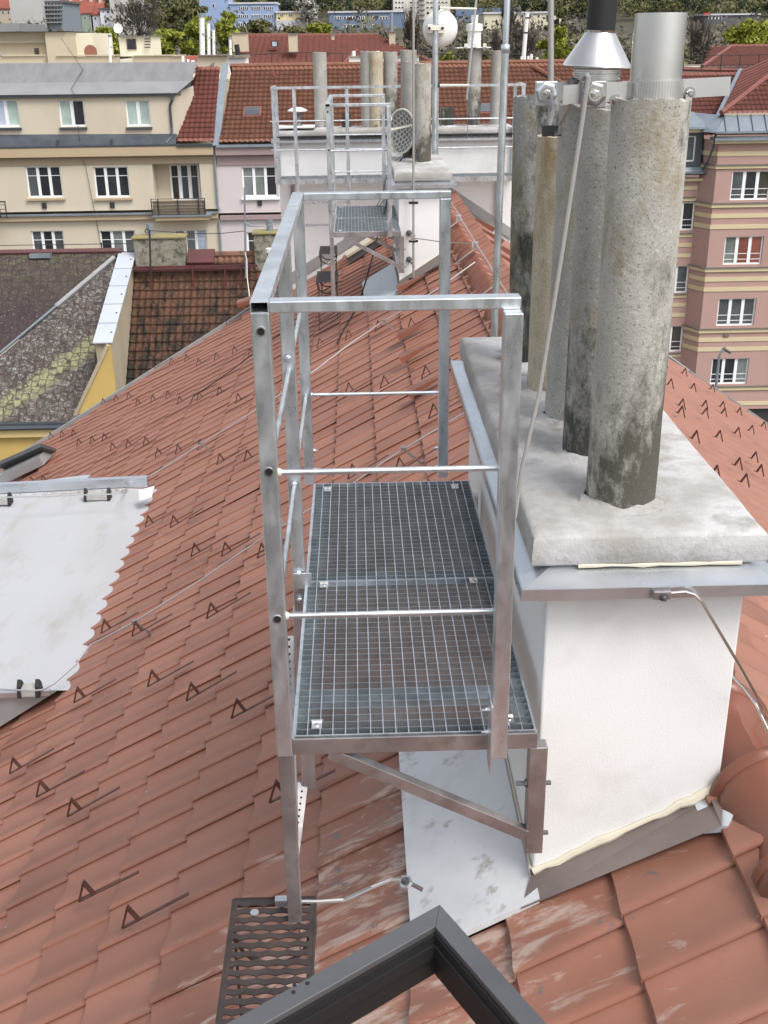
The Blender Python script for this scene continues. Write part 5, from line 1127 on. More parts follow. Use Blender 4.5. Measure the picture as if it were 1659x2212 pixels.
# ================================================================== COURTYARD NEIGHBOURS
PZ = lambda y: -8.3+.78*(y-28)
def shingle_mat(name, base, base2, moss, mask):
    M_ = mat(name, base, base2, scale=1.2, rough=.95); N, L, b = nodes(M_); src = b.inputs['Base Color'].links[0].from_socket
    geo = N.new('ShaderNodeNewGeometry')
    mp = N.new('ShaderNodeMapping'); mp.inputs['Scale'].default_value = (4.6, 5.2, .02); L.new(geo.outputs['Position'], mp.inputs[0])
    vo = N.new('ShaderNodeTexVoronoi'); vo.feature = 'DISTANCE_TO_EDGE'; vo.inputs['Randomness'].default_value = .45; vo.inputs['Scale'].default_value = 1; L.new(mp.outputs[0], vo.inputs['Vector'])
    def noise(sc, de, ro=.6):
        n = N.new('ShaderNodeTexNoise'); n.inputs['Scale'].default_value = sc; n.inputs['Detail'].default_value = de; n.inputs['Roughness'].default_value = ro; L.new(geo.outputs['Position'], n.inputs['Vector']); return n.outputs['Fac']
    def rg(s, a, c): r = N.new('ShaderNodeMapRange'); r.inputs[1].default_value = a; r.inputs[2].default_value = c; L.new(s, r.inputs[0]); return r.outputs[0]
    def mx(f, A, B):
        x = N.new('ShaderNodeMix'); x.data_type = 'RGBA'; L.new(f, x.inputs[0])
        for i, q in ((6, A), (7, B)):
            if isinstance(q, tuple): x.inputs[i].default_value = (*q, 1)
            else: L.new(q, x.inputs[i])
        return x.outputs[2]
    def mth(op, a, c):
        m_ = N.new('ShaderNodeMath'); m_.operation = op
        for i, q in ((0, a), (1, c)):
            if isinstance(q, float): m_.inputs[i].default_value = q
            else: L.new(q, m_.inputs[i])
        return m_.outputs[0]
    c = mx(rg(noise(9, 6, .85), .50, .62) if mask else rg(noise(9, 6, .85), .56, .70), src, (.27, .27, .25) if mask else (.14, .11, .10))
    c = mx(rg(noise(14, 2, .8), .64, .69), c, (.34, .34, .30) if mask else (.22, .20, .18))
    if mask:                                  # moss grown in a streak across the slope
        sp = N.new('ShaderNodeSeparateXYZ'); L.new(geo.outputs['Position'], sp.inputs[0])
        ax, ay, bx, by = mask; dx, dy = bx-ax, by-ay; l_ = math.hypot(dx, dy)
        d = mth('ADD', mth('MULTIPLY', mth('SUBTRACT', sp.outputs['X'], ax), dy/l_), mth('MULTIPLY', mth('SUBTRACT', sp.outputs['Y'], ay), -dx/l_))
        d = mth('ABSOLUTE', d, 0.); d = mth('ADD', d, mth('MULTIPLY', noise(1.5, 5), .5)); k = rg(d, .62, .36); k = mth('MULTIPLY', k, rg(noise(8, 5, .7), .35, .55)); c = mx(k, c, moss)
    else:
        sp = N.new('ShaderNodeSeparateXYZ'); L.new(geo.outputs['Position'], sp.inputs[0])
        k = mth('MULTIPLY', rg(sp.outputs['Y'], 31.0, 33.4), rg(noise(5, 6, .8), .42, .62)); c = mx(k, c, moss)
    c = mx(rg(vo.outputs['Distance'], .07, .0), c, (.045, .036, .034))
    L.new(c, b.inputs['Base Color'])
    bp = N.new('ShaderNodeBump'); bp.inputs['Strength'].default_value = .7; bp.inputs['Distance'].default_value = .03; L.new(rg(vo.outputs['Distance'], .0, .12), bp.inputs['Height']); L.new(bp.outputs[0], b.inputs['Normal'])
    return M_
SH1 = shingle_mat('dark_shingles', (.040, .025, .027), (.055, .035, .035), (.12, .12, .065), None)
SH2 = shingle_mat('lichened_shingles', (.06, .042, .040), (.09, .07, .06), (.27, .27, .14), (-7.75, 30.2, -10.6, 28.1))
OCH = mat('ochre_wall', (.55, .39, .13), (.50, .35, .12), scale=.8, rough=.9, c3=(.48, .43, .33), s3=1.1, lo3=.66, hi3=.70)
BEI = mat('weathered_beige_wall', (.36, .29, .20), (.42, .36, .26), scale=1.5, rough=.95, c3=(.27, .22, .17), s3=3, lo3=.5, hi3=.75, stretch=(1, 1, .35))
yh = thing('ochre_courtyard_house', 'ochre courtyard house with mossy dark shingle roof at the left edge', 'house', (-13, 30, GZ))
Pp = lambda x, y, h=0: (x, y, PZ(y)+h)
LA, LB = (-10.46, 29.9), (-7.45, 32.75)
k_ = (LB[1]-LA[1])/(LB[0]-LA[0]); xl_ = -16.; ya_ = LA[1]+(xl_-LA[0])*k_
b = MB(); b.prism([Pp(-18, 27.9), Pp(-10.9, 27.9), Pp(-12.57, 27.9)], (0, 0, -.01)) if False else None
b = MB(); b.add([Pp(-12.6, 27.9), Pp(*LA), Pp(*LB), Pp(-7.25, 33), Pp(-22, 33), Pp(-22, 27.9)], [(0, 1, 2, 3, 4, 5)]); b.add([Pp(-22, 33), Pp(-6.8, 33), (-6.8, 38, -8.4), (-22, 38, -8.4)], [(0, 1, 2, 3)]); b.build('upper_roof', SH1, yh)
b = MB(); b.add([Pp(-12.6, 27.9, -.06), Pp(-7.26, 27.9, -.06), Pp(-7.26, 30.15, -.06), Pp(-7.25, 32.75, -.06), Pp(-7.45, 32.75, -.06), Pp(LA[0], LA[1], -.06)], [(0, 1, 2, 3, 4, 5)]); b.build('lower_roof', SH2, yh)
b = MB(); b.bar(Pp(-12.6, 27.9, .02), Pp(-9.0, 31.28, .02), .06, .06, (0, -.6, 1)); b.build('roof_edge_strip', ZINCF, yh)
b = MB(); b.bar(Pp(-9.0, 31.28, .02), Pp(-7.4, 32.8, .02), .13, .08, (0, -.6, 1)); b.build('roof_edge_strip', FLASHG, yh)
b = MB(); b.tube([Pp(-22, 33, .03), Pp(-7.2, 33, .03)], .09, 8); b.build('ridge', mat('dark_red_ridge', (.13, .05, .05), (.10, .045, .045), scale=3), yh)
b = MB(); q = pA = atp(90, 558, (0, -.78, 1), -8.3-.78*28); b.box(q[0]-.35, q[0]+.30, q[1]-.1, q[1]+.25, q[2]+.02, q[2]+.14); b.build('roof_vent', ZINCF, yh)
b = MB(); b.tube([(-22, 32.95, -4.12), (-6.9, 32.95, -4.15)], .012, 5)
for x in (-15, -12.5, -9.7, -7.8): b.tube([(x, 32.97, -4.4), (x, 32.97, -4.1)], .02, 5)
b.build('ridge_wire', IRON, yh)
b = MB(); b.quad((-22, 27.95, GZ), (-8.02, 27.95, GZ), (-8.02, 27.95, -8.38), (-22, 27.95, -8.38)); b.build('wall', OCH, yh)
b = MB(); b.tube([(-22, 27.75, -8.42), (-8.1, 27.75, -8.42)], .07, 8); b.box(-22, -8.05, 27.78, 27.94, -8.40, -8.30); b.build('gutter', LEAD, yh)
MB().box(-22, -8.05, 27.80, 27.949, -8.72, -8.50).build('eaves_board', mat('ochre_eaves', (.62, .47, .22), rough=.8), yh)
b = MB(); b.tube([Pp(-11.6, 28.2, .03), Pp(-10.9, 29.2, .04)], .03, 6); b.build('roof_conduit', ZINCF, yh)
fw = thing('fire_wall', 'weathered beige fire wall with pale sheet metal coping between the mossy and clay roofs', 'wall', (-7, 31.5, GZ))
FWY, FX0, FX1 = 28.4, -7.25, -6.80
zf0, zf1 = at(240, 742, 1, FWY)[2], at(290, 545, 1, 33.1)[2]-.02
b = MB(); b.prism([(FX1, FWY, GZ), (FX1, 33.1, GZ), (FX1, 33.1, zf1), (FX1, FWY, zf0)], (FX0-FX1, 0, 0)); b.build('masonry', BEI, fw)
b = MB(); yl = at(160, 905, 1, FWY-.03); b.prism([(FX1, FWY-.02, GZ), (FX1, FWY-.02, zf0-.02), (FX1-.1, FWY-.02, zf0), (yl[0], FWY-.02, yl[2]), (yl[0]-.05, FWY-.02, GZ)], (0, -.15, 0)); b.build('ochre_front', OCH, fw)
b = MB(); b.bar((FX1-.06, FWY-.18, zf0), (yl[0], FWY-.18, yl[2]), .10, .08, (0, -1, .3)); b.build('verge_trim', BEI, fw)
CPM = mat('pale_coping', (.48, .52, .58), (.54, .57, .62), scale=1, rough=.5, metal=.2)
for i in range(5):
    t0, t1 = i/5, (i+1)/5; p = lambda t, s: (FX1+.05 if s else FX0-.05, FWY-.1+(4.75)*t, zf0+.03+(zf1-zf0)*t)
    b = MB(); b.prism([p(t0, 0), p(t0, 1), p(t1-.01, 1), p(t1-.01, 0)], (0, 0, .03)); b.build('coping_sheet', CPM, fw)
    q = p(t0+.1, 1); MB().lathe([(.03, 0), (.03, .01), (0, .01)], (q[0]-.10, q[1], q[2]+.03), 8, (0, -.3, 1)).build('fixing', HOLE, fw)
# clay tiled neighbour
ch = thing('clay_roofed_house', 'old house with weathered clay pantile roof below the left end of the railing', 'house', (-4, 31, GZ))
CLAY = tile_material('weathered_clay_pantiles', (.25, .125, .08), (.17, .09, .062), dusty=False, rough=.9)
N, L, b_ = nodes(CLAY); src = b_.inputs['Base Color'].links[0].from_socket; geo = N.new('ShaderNodeNewGeometry')
mp = N.new('ShaderNodeMapping'); mp.inputs['Scale'].default_value = (2.2, .9, .9); L.new(geo.outputs['Position'], mp.inputs[0]); n_ = N.new('ShaderNodeTexNoise'); n_.inputs['Scale'].default_value = 1.7; n_.inputs['Detail'].default_value = 9; n_.inputs['Roughness'].default_value = .8; L.new(mp.outputs[0], n_.inputs['Vector'])
sp = N.new('ShaderNodeSeparateXYZ'); L.new(geo.outputs['Position'], sp.inputs[0]); r_ = N.new('ShaderNodeMapRange'); r_.inputs[1].default_value = 32; r_.inputs[2].default_value = 28.5; r_.inputs[4].default_value = .16; L.new(sp.outputs['Y'], r_.inputs[0])
ad = N.new('ShaderNodeMath'); ad.operation = 'ADD'; L.new(n_.outputs['Fac'], ad.inputs[0]); L.new(r_.outputs[0], ad.inputs[1]); r2_ = N.new('ShaderNodeMapRange'); r2_.inputs[1].default_value = .50; r2_.inputs[2].default_value = .60; L.new(ad.outputs[0], r2_.inputs[0])
mx_ = N.new('ShaderNodeMix'); mx_.data_type = 'RGBA'; L.new(r2_.outputs[0], mx_.inputs[0]); L.new(src, mx_.inputs[6]); mx_.inputs[7].default_value = (.055, .05, .04, 1); L.new(mx_.outputs[2], b_.inputs['Base Color'])
CLZ = lambda y: -4.62-.94*(33.1-y)
tiled_slope(ch, (-6.80, 27.6, CLZ(27.6)), (1, 0, 0), (0, 1, .94), 34, 24, .20, .315, CLAY, .05, .08)
b = MB(); b.prism([(-6.78, 33.1, CLZ(33.1)), (0, 33.1, CLZ(33.1)), (0, 38, -8.4), (-6.78, 38, -8.4)], (0, 0, -.1)); b.build('rear_slope', CLAY, ch)
MB().box(-6.78, -.2, 28.3, 37.9, GZ, -9.4).build('wall', BEI, ch)
b = MB(); b.tube([(-5.0, 33.1, CLZ(33.1)+.05), (0, 33.1, CLZ(33.1)+.05)], .11, 8); b.build('ridge', CLAY, ch)
RED_M = mat('dark_red_metal', (.11, .03, .03), (.085, .028, .028), scale=2, rough=.5)
b = MB(); b.box(-6.75, -3.2, 32.2, 32.9, PZ(32.3)+.05, PZ(32.3)+.10); b.box(-6.75, -2.9, 32.15, 32.2, PZ(32.2)+.22, PZ(32.2)+.30); b.bar((-6.75, 32.72, PZ(32.6)+.04), (-5.2, 32.72, PZ(32.6)+.04), .25, .03, (0, -.6, 1))
for x in (-6.2, -4.9, -3.9, -3.4): b.box(x-.02, x+.02, 32.1, 32.15, CLZ(32.1), PZ(32.2)+.3)
b.build('walkway_boards', RED_M, ch)
b = MB(); q = atp(435, 560, (0, -.78, 1), -8.3-.78*28); Vn = Vector((0, 1, .78)).normalized(); c_ = Vector(q); b.prism([c_+Vector((-.42, 0, 0))-Vn*.25, c_+Vector((.42, 0, 0))-Vn*.25, c_+Vector((.42, 0, 0))+Vn*.3, c_+Vector((-.42, 0, 0))+Vn*.3], (0, -.06, .10)); b.build('roof_hatch', RED_M, ch)
STN = mat('mossy_masonry', (.19, .175, .135), (.30, .28, .23), scale=5, rough=.95, bump=.8, bscale=9, c3=(.09, .085, .06), s3=6, lo3=.5, hi3=.62)
MOSSC = mat('mossy_cap', (.30, .24, .06), (.20, .19, .14), scale=4, rough=.95)
def old_chimney(u0, u1, vt, vb, Y, label, d=.6, pipe=True):
    c_ = thing('masonry_chimney', label, 'chimney', (at((u0+u1)/2, vb, 1, Y)))
    a, e = at(u0, vt, 1, Y), at(u1, vb, 1, Y); MB().box(a[0], e[0], Y, Y+d, e[2]-.8, a[2]).build('shaft', STN, c_, bevel=.03); MB().box(a[0]-.05, e[0]+.05, Y-.05, Y+d+.05, a[2], a[2]+.07).build('cap', MOSSC, c_, bevel=.02)
    if pipe: MB().lathe([(.1, 0), (.1, .35), (.08, .35), (.08, .1)], (a[0]+.5, Y+.3, a[2]+.07), 14).build('pot', ZINCF, c_)
old_chimney(287, 400, 517, 556, 32.6, 'mossy grey masonry chimney behind the pale coping of the fire wall')
old_chimney(547, 612, 507, 556, 32.6, 'mossy masonry chimney with yellow moss cap left of the near platform rail')
for (u, v0, v1, lab) in ((323, 497, 605, 'dark thin pole with curled tip in front of the mossy chimney'), (528, 405, 600, 'thin aerial pole before the lilac house at the clay roof')):
    t = thing('aerial_pole', lab, 'pole', at(u+3, v1, 1, 32)); b = MB(); b.tube([at(u+3, v1, 1, 32), at(u, v0, 1, 32)], .03, 6)
    if u == 323: b.tube([at(323, 498, 1, 32), at(317, 494, 1, 32), at(313, 499, 1, 32), at(316, 504, 1, 32)], .018, 6)
    b.build('pole', IRON if u == 323 else ZINCF, t)
    if u == 528: b = MB(); c_ = at(557, 484, 1, 32); b.tube([(c_[0]+.45*math.cos(a_*.3), 32+.45*math.sin(a_*.3), c_[2]) for a_ in range(22)], .012, 5, cap=False); b.tube([at(528, 480, 1, 32), at(540, 486, 1, 32)], .02, 5); b.build('ring_aerial', ZINCF, t)
t = thing('aerial_wire', 'thin wire strung between the two poles over the clay roof', 'wire', at(425, 500, 1, 32)); b = MB(); b.tube([at(323, 498, 1, 32), at(380, 502, 1, 32), at(425, 505, 1, 32), at(480, 504, 1, 32), at(528, 499, 1, 32)], .012, 5); b.build('strand', IRON, t)
t = thing('vent_pipe', 'small grey vent pipe with white cap at the clay roof near the rail', 'vent pipe', at(585, 600, 1, 31.5)); p = at(585, 600, 1, 31.5); q = at(585, 545, 1, 31.5); b = MB(); b.tube([p, q], .12, 10); b.build('pipe', ZINCF, t, smooth=True); MB().lathe([(.15, 0), (.15, .12), (0, .14)], q, 12).build('cap', PLW, t)
t = thing('roof_cable', 'pale cable hanging down the aerial pole onto the clay roof', 'cable', at(533, 600, 1, 31.9)); b = MB(); b.tube([at(529, 545, 1, 31.95), at(533, 560, 1, 31.9), at(534, 600, 1, 31.6), at(538, 632, 1, 31), at(540, 655, 1, 30.6)], .014, 5); b.build('strand', PLC, t)
# red vent hood poking over the verge at the rail
t = thing('vent_hood', 'brown red vent hood at the end of the left tiles beside the railing corner', 'vent', at(530, 665, 1, 12.9)); b = MB(); p, q = at(512, 658, 1, 12.9), at(548, 648, 1, 12.9)
b.bar(Vector(p), Vector(q)+Vector((.1, 0, .03)), .22, .09, (0, 0, 1)); b.bar(Vector(at(524, 676, 1, 12.9))+Vector((.0, 0, -.08)), Vector(at(550, 664, 1, 12.9))+Vector((.1, 0, 0)), .18, .10, (0, 0, 1)); b.build('hood', RIDGE, t, bevel=.02)

# ================================================================== ROOFS BEHIND THE FIRST ROW
BEI2 = mat('beige_roof_structure', (.50, .435, .33), (.46, .40, .30), scale=.3, rough=.9); CRM2 = mat('pale_cream_wall', (.70, .66, .52), (.66, .62, .49), scale=.3, rough=.9)
def fb(b, u0, v0, u1, v1, Y, d):
    a, c = at(u0, v1, 1, Y), at(u1, v0, 1, Y); b.box(a[0], c[0], Y, Y+d, a[2], c[2]); return a, c
bt = thing('beige_roof_terrace_building', 'beige stepped rooftop structures behind the grey roof at top left', 'building', at(120, 150, 1, 66))
b = MB(); fb(b, -60, 69, 106, 150, 70, 8); fb(b, 106, 69, 141, 150, 69.5, 8); b.build('stair_tower', BEI2, bt)
b = MB(); fb(b, 142, 71, 199, 150, 72, 6); b.build('pale_block', CRM2, bt); b = MB(); fb(b, 255, 128, 290, 160, 66, 4); b.build('pale_block', CRM2, bt)
b = MB(); fb(b, -60, 67, 143, 70, 69.3, 9); b.build('tower_coping', GREYM, bt)
b = MB(); fb(b, -60, 91, 104, 92.2, 69.6, .3); b.build('ledge', GREYM2, bt)
for u0, u1 in ((-60, 1), (3, 90), (122, 160), (160, 254), (289, 372), (372, 397)):
    b = MB(); y_ = 64 + random.uniform(0, .3); fb(b, u0, 121, u1, 165, y_, .6); b.build('parapet', BEI2, bt); b = MB(); fb(b, u0-1, 118, u1+1, 121.5, y_-.1, .8); b.build('parapet_coping', GREYM2 if u0 < 0 else BEI2, bt)
b = MB(); fb(b, 75, 104, 80, 118, 69, .4); b.build('chimney_pot', RUST, bt)
b = MB(); fb(b, 396, 121, 430, 146, 66, 3); b.build('red_block', mat('red_render', (.42, .12, .10), rough=.8), bt)
b = MB(); fb(b, -60, 50, 40, 69, 90, 8); b.build('grey_volume', GREYM2, bt)
MB().box(-30, 2, 60, 80, GZ, -.3).build('body', BEI2, bt)
for (u0, v0, u1, v1) in ((394, 121, 397, 146), (414, 130, 420, 146), (405, 128, 408, 146)): b = MB(); fb(b, u0, v0, u1, v1, 63, .25); b.build('vent_pipe', PLW, bt)
pc = thing('rooftop_hut', 'cream rooftop hut with a dark window and a white dish on top', 'hut', at(293, 118, 1, 70))
b = MB(); a, c = fb(b, 260, 79, 326, 122, 70, 3.5); b.build('wall', CRM2, pc); b = MB(); fb(b, 258, 77, 328, 79.5, 69.8, 4); b.build('roof', GREYM, pc)
b = MB(); fb(b, 275, 84, 293, 107, 69.93, .06); w_o = b.build('window', mat('old_brown_frame', (.10, .05, .04), rough=.7), pc); b = MB(); fb(b, 277, 86, 283, 105, 69.9, .03); fb(b, 285, 86, 291, 105, 69.9, .03); b.build('pane', GL, w_o)
b = MB(); p = at(318, 95, 1, 69.8)
for i in range(4): b.tube([at(312, 84+i*6, 1, 69.8), at(325, 84+i*6, 1, 69.8)], .03, 4)
b.build('ladder', IRON, pc)
ds = thing('dish_antenna', 'small white dish on the cream rooftop hut', 'dish antenna', at(255, 77, 1, 70)); p = at(255, 62, 1, 70); R_ = .5*(at(265, 62, 1, 70)[0]-at(245, 62, 1, 70)[0])
b = MB(); b.lathe([(0, 0), (R_*.7, .05), (R_, .15), (R_*.95, .17), (0, .06)], p, 24, (.2, -1, .1)); b.build('dish', PLW, ds, smooth=True); b = MB(); b.tube([at(254, 78, 1, 70.2), at(255, 62, 1, 70.2)], .05, 6); b.build('stand', IRON, ds)
ds = thing('dish_antenna', 'rusty brown dish behind the beige parapets', 'dish antenna', at(195, 118, 1, 68)); p = at(195, 112, 1, 68); b = MB(); b.lathe([(0, 0), (.3, .05), (.38, .12), (0, .1)], p, 20, (.4, -1, 0)); b.build('dish', mat('rust', (.25, .10, .06), rough=.8), ds, smooth=True)
# white flues and chimney heads
wfl = [(436, 34, 118, 11, 'white tall flue, leftmost of the four above the beige block'), (450, 47, 118, 7, 'white flue with ringed top, second from left above the beige block'), (461, 61, 118, 6, 'white shorter flue with rounded top, third above the beige block'),
       (497, 82, 122, 6, 'white flue left of the big beige chimney of the red roof'), (237, 77, 122, 6, 'white flue left of the cream rooftop hut')]
for (u, vt, vb, w, lab) in wfl:
    t = thing('white_flue', lab, 'flue', at(u, vb, 1, 63)); p, q = at(u+1.5, vb+18, 1, 63), at(u, vt, 1, 63); r = w*.5*63/FPX; b = MB(); b.tube([p, q], r, 12); b.build('pipe', PLW, t, smooth=True)
    b = MB(); b.lathe([(r*1.35, 0), (r*1.35, r*1.2), (0, r*1.2)], (q[0], 63, q[2]-.05), 12); b.build('cap', ZINCF, t); b = MB(); b.lathe([(r*1.12, 0), (r*1.12, r*.5)], (q[0]+.02, 63, q[2]-(q[2]-p[2])*.4), 12); b.build('ring', ZINCF, t)
t = thing('beige_chimney_block', 'beige flat chimney block carrying the white flues', 'chimney', at(460, 146, 1, 63)); b = MB(); fb(b, 428, 121, 491, 160, 62.5, 2); b.build('block', BEI2, t); b = MB(); fb(b, 426, 118, 493, 121.5, 62.3, 2.4); b.build('coping', FLASHB, t)
t = thing('white_chimney_block', 'white chimney block with a black elbow pipe above the orange roof', 'chimney', at(511, 146, 1, 61)); b = MB(); fb(b, 493, 124, 531, 160, 60, 1.6); b.build('block', PLASTER, t); b = MB(); fb(b, 491, 119, 533, 125, 59.8, 2); b.build('dirty_cap', STN, t); b = MB(); b.tube([at(515, 120, 1, 60.5), at(513, 108, 1, 60.5), at(511, 96, 1, 60.5)], .13, 8); b.build('black_pipe', BLACK, t)
# red roofed house behind
rh = thing('red_roofed_house', 'house with long red tiled roof and hip behind the orange roof', 'house', at(670, 146, 1, 84))
e0, e1 = at(505, 150, 1, 82), at(900, 150, 1, 82); r0 = at(505, 76, 1, 92); r1 = at(808, 76, 1, 92)
L_ = math.hypot(10, r0[2]-e0[2]); tiled_slope(rh, e0, (1, 0, 0), (0, 10, r0[2]-e0[2]), int((e1[0]-e0[0])/.42), int(L_/.62), .42, .62, RT_RED, .06, .12, spp=4, clip=lambda c: c[:, 0] < r1[0]+(92-c[:, 1])*.45)
b = MB(); b.tube([r0, r1], .12, 6); b.tube([r1, (r1[0]+4.6, 82, e0[2])], .12, 6); b.tube([r1, at(743, 135, 1, 83)], .10, 6); b.build('ridge', RT_RED, rh)
MB().box(e0[0], e1[0], 82.3, 101, GZ, e0[2]-.1).build('wall', BEI2, rh)
for (u0, v0, u1, v1, nm) in ((503, 70, 533, 112, 'chimney'), (624, 72, 641, 112, 'chimney'), (716, 73, 722, 86, 'chimney')):
    b = MB(); fb(b, u0, v0+2, u1, v1, 84, 1.2); c_ = b.build(nm, BEI2 if u0 > 510 or True else CRM2, rh); b = MB(); fb(b, u0-1, v0, u1+1, v0+2, 83.9, 1.4); b.build('chimney_cap', GREYM, c_)
p = at(592, 95, 1, 86.5); b = MB(); fb(b, 586, 88, 600, 102, 86, .5); s_ = b.build('skylight', IRON, rh); b = MB(); fb(b, 588.5, 90, 597.5, 100, 85.95, .04); b.build('pane', GLB, s_)
b = MB(); b.tube([at(535, 119, 1, 81), at(600, 115, 1, 81), at(680, 113, 1, 81), at(755, 116, 1, 81)], .03, 5)
for u in (587, 662, 740): b.tube([at(u, 115, 1, 81), at(u, 145, 1, 81)], .03, 5)
b.build('roof_railing', IRON, rh)
for (u0, v0, u1, v1, lab) in ((754, 124, 780, 150, 'small white parapet block with a pot before the red hip roof'), (812, 124, 905, 150, 'white parapet wall right of the fibre cement pipes before the red hip')):
    t = thing('white_parapet', lab, 'parapet', at((u0+u1)/2, v1, 1, 62)); b = MB(); fb(b, u0, v0, u1, v1, 62, 1); b.build('wall', PLASTER, t); b = MB(); fb(b, u0-1, v0-3, u1+1, v0, 61.9, 1.2); b.build('coping', STN, t)
    u_ = u0+(10 if u0 < 800 else 4); b = MB(); b.tube([at(u_, v0-2, 1, 62.4), at(u_, v0-14, 1, 62.4)], .1, 8); b.build('pot', PLW, t)
t = thing('beige_chimney', 'slender beige chimney with a thin dark flue left of the round dish', 'chimney', at(848, 107, 1, 88)); b = MB(); fb(b, 841, 70, 854, 125, 88, .8); b.build('shaft', BEI2, t); b = MB(); fb(b, 840, 68, 855, 70, 87.9, 1); b.build('cap', GREYM, t); b = MB(); b.tube([at(846, 69, 1, 88.3), at(846, 28, 1, 88.3)], .12, 8); b.build('flue', ZINCF, t)
t = thing('brick_chimney', 'brick chimney with white head and pipes right of the orange roof', 'chimney', at(1160, 156, 1, 58)); b = MB(); fb(b, 1154, 134, 1171, 170, 58, 1); b.build('brick_shaft', BRICK, t); b = MB(); fb(b, 1119, 132, 1155, 150, 58.4, 1); b.build('white_head', PLASTER, t); b = MB(); fb(b, 1117, 129, 1172, 133, 57.9, 1.6); b.build('cap', STN, t)
b = MB()
for u, v0 in ((1127, 122), (1133, 118), (1141, 121), (1148, 117), (1160, 124)): b.tube([at(u, 130, 1, 58.4), at(u, v0, 1, 58.4)], .07, 6)
b.build('pots', PLW, t)
t = thing('white_flue', 'leaning white flue with bands standing alone over the orange roof right of the mast', 'flue', at(1131, 128, 1, 58.5)); b = MB(); b.tube([at(1131, 122, 1, 58.5), at(1139, 28, 1, 58.5)], .11, 10); b.build('pipe', PLW, t, smooth=True); b = MB(); b.tube([at(1139, 40, 1, 58.5), at(1139, 37, 1, 58.5)], .13, 10); b.tube([at(1136, 72, 1, 58.5), at(1136, 69, 1, 58.5)], .13, 10); b.build('ring', IRON, t)
t = thing('roof_railing', 'dark thin railing along the ridge of the orange pantile roof', 'railing', at(1000, 145, 1, 60)); b = MB()
b.tube([at(860, 116, 1, 60), at(1160, 118, 1, 60)], .035, 5)
for u in (910, 975, 985, 1062, 1105, 1150): b.tube([at(u, 117, 1, 60), at(u, 150, 1, 60)], .03, 5)
b.build('bars', IRON, t)
RHS2 = thing('red_roof_far_right', 'red tiled hip roof with rounded ridge at the right picture edge', 'house', at(1620, 140, 1, 70)); RHS2.name = 'hip_roofed_house'
e0, e1 = at(1505, 148, 1, 66), at(1760, 148, 1, 66); r0 = at(1580, 100, 1, 73)
tiled_slope(RHS2, e0, (1, 0, 0), (0, 7, r0[2]-e0[2]), int((e1[0]-e0[0])/.35), 16, .35, math.hypot(7, r0[2]-e0[2])/16, RT_RED2, .05, .05, spp=4, clip=lambda c: c[:, 0] > e0[0]+.3+(c[:, 1]-66)*.36)
b = MB(); b.tube([r0, at(1760, 100, 1, 73)], .12, 6); b.tube([r0, (e0[0]+.3, 66, e0[2]+.1)], .12, 6); b.build('ridge', RT_RED2, RHS2); MB().box(e0[0]+2, e1[0], 67, 80, GZ, e0[2]-.1).build('wall', BEI2, RHS2)


# ================================================================== TREES, FAR BUILDINGS, HILL
def leafmat(name, c1, c2):
    M_ = mat(name, c1, c2, scale=1.2, lo=.3, hi=.7, rough=.8, spec=.2); return M_
LF = {'spring': leafmat('spring_leaves', (.29, .31, .045), (.19, .21, .04)), 'green': leafmat('green_leaves', (.17, .22, .05), (.11, .15, .04)), 'olive': leafmat('olive_leaves', (.17, .165, .07), (.11, .11, .05)),
      'bare': leafmat('bare_twigs', (.19, .165, .13), (.12, .10, .08)), 'dark': leafmat('evergreen_needles', (.045, .06, .04), (.035, .045, .03)), 'blossom': leafmat('white_blossom', (.46, .44, .40), (.32, .31, .27))}
BARK = mat('bark', (.075, .06, .05), (.05, .04, .035), scale=6, rough=.95)
def leaves(centers, radii, n, size, aspect=1.0):
    """random leaf quads through lumpy ellipsoid clumps; returns V, F"""
    k = len(centers); idx = rng.integers(0, k, n); d = rng.normal(size=(n, 3)); d /= np.linalg.norm(d, axis=1)[:, None]
    r = rng.random(n)**.45; P = centers[idx]+d*r[:, None]*radii[idx]
    a = rng.normal(size=(n, 3)); a /= np.linalg.norm(a, axis=1)[:, None]; c = np.cross(a, rng.normal(size=(n, 3))); c /= np.linalg.norm(c, axis=1)[:, None]
    s = size*(.5+rng.random(n))[:, None]
    V = np.stack([P-a*s*aspect, P+c*s*.5, P+a*s*aspect, P-c*s*.5], 1).reshape(-1, 3); F = np.arange(4*n).reshape(n, 4); return V, F
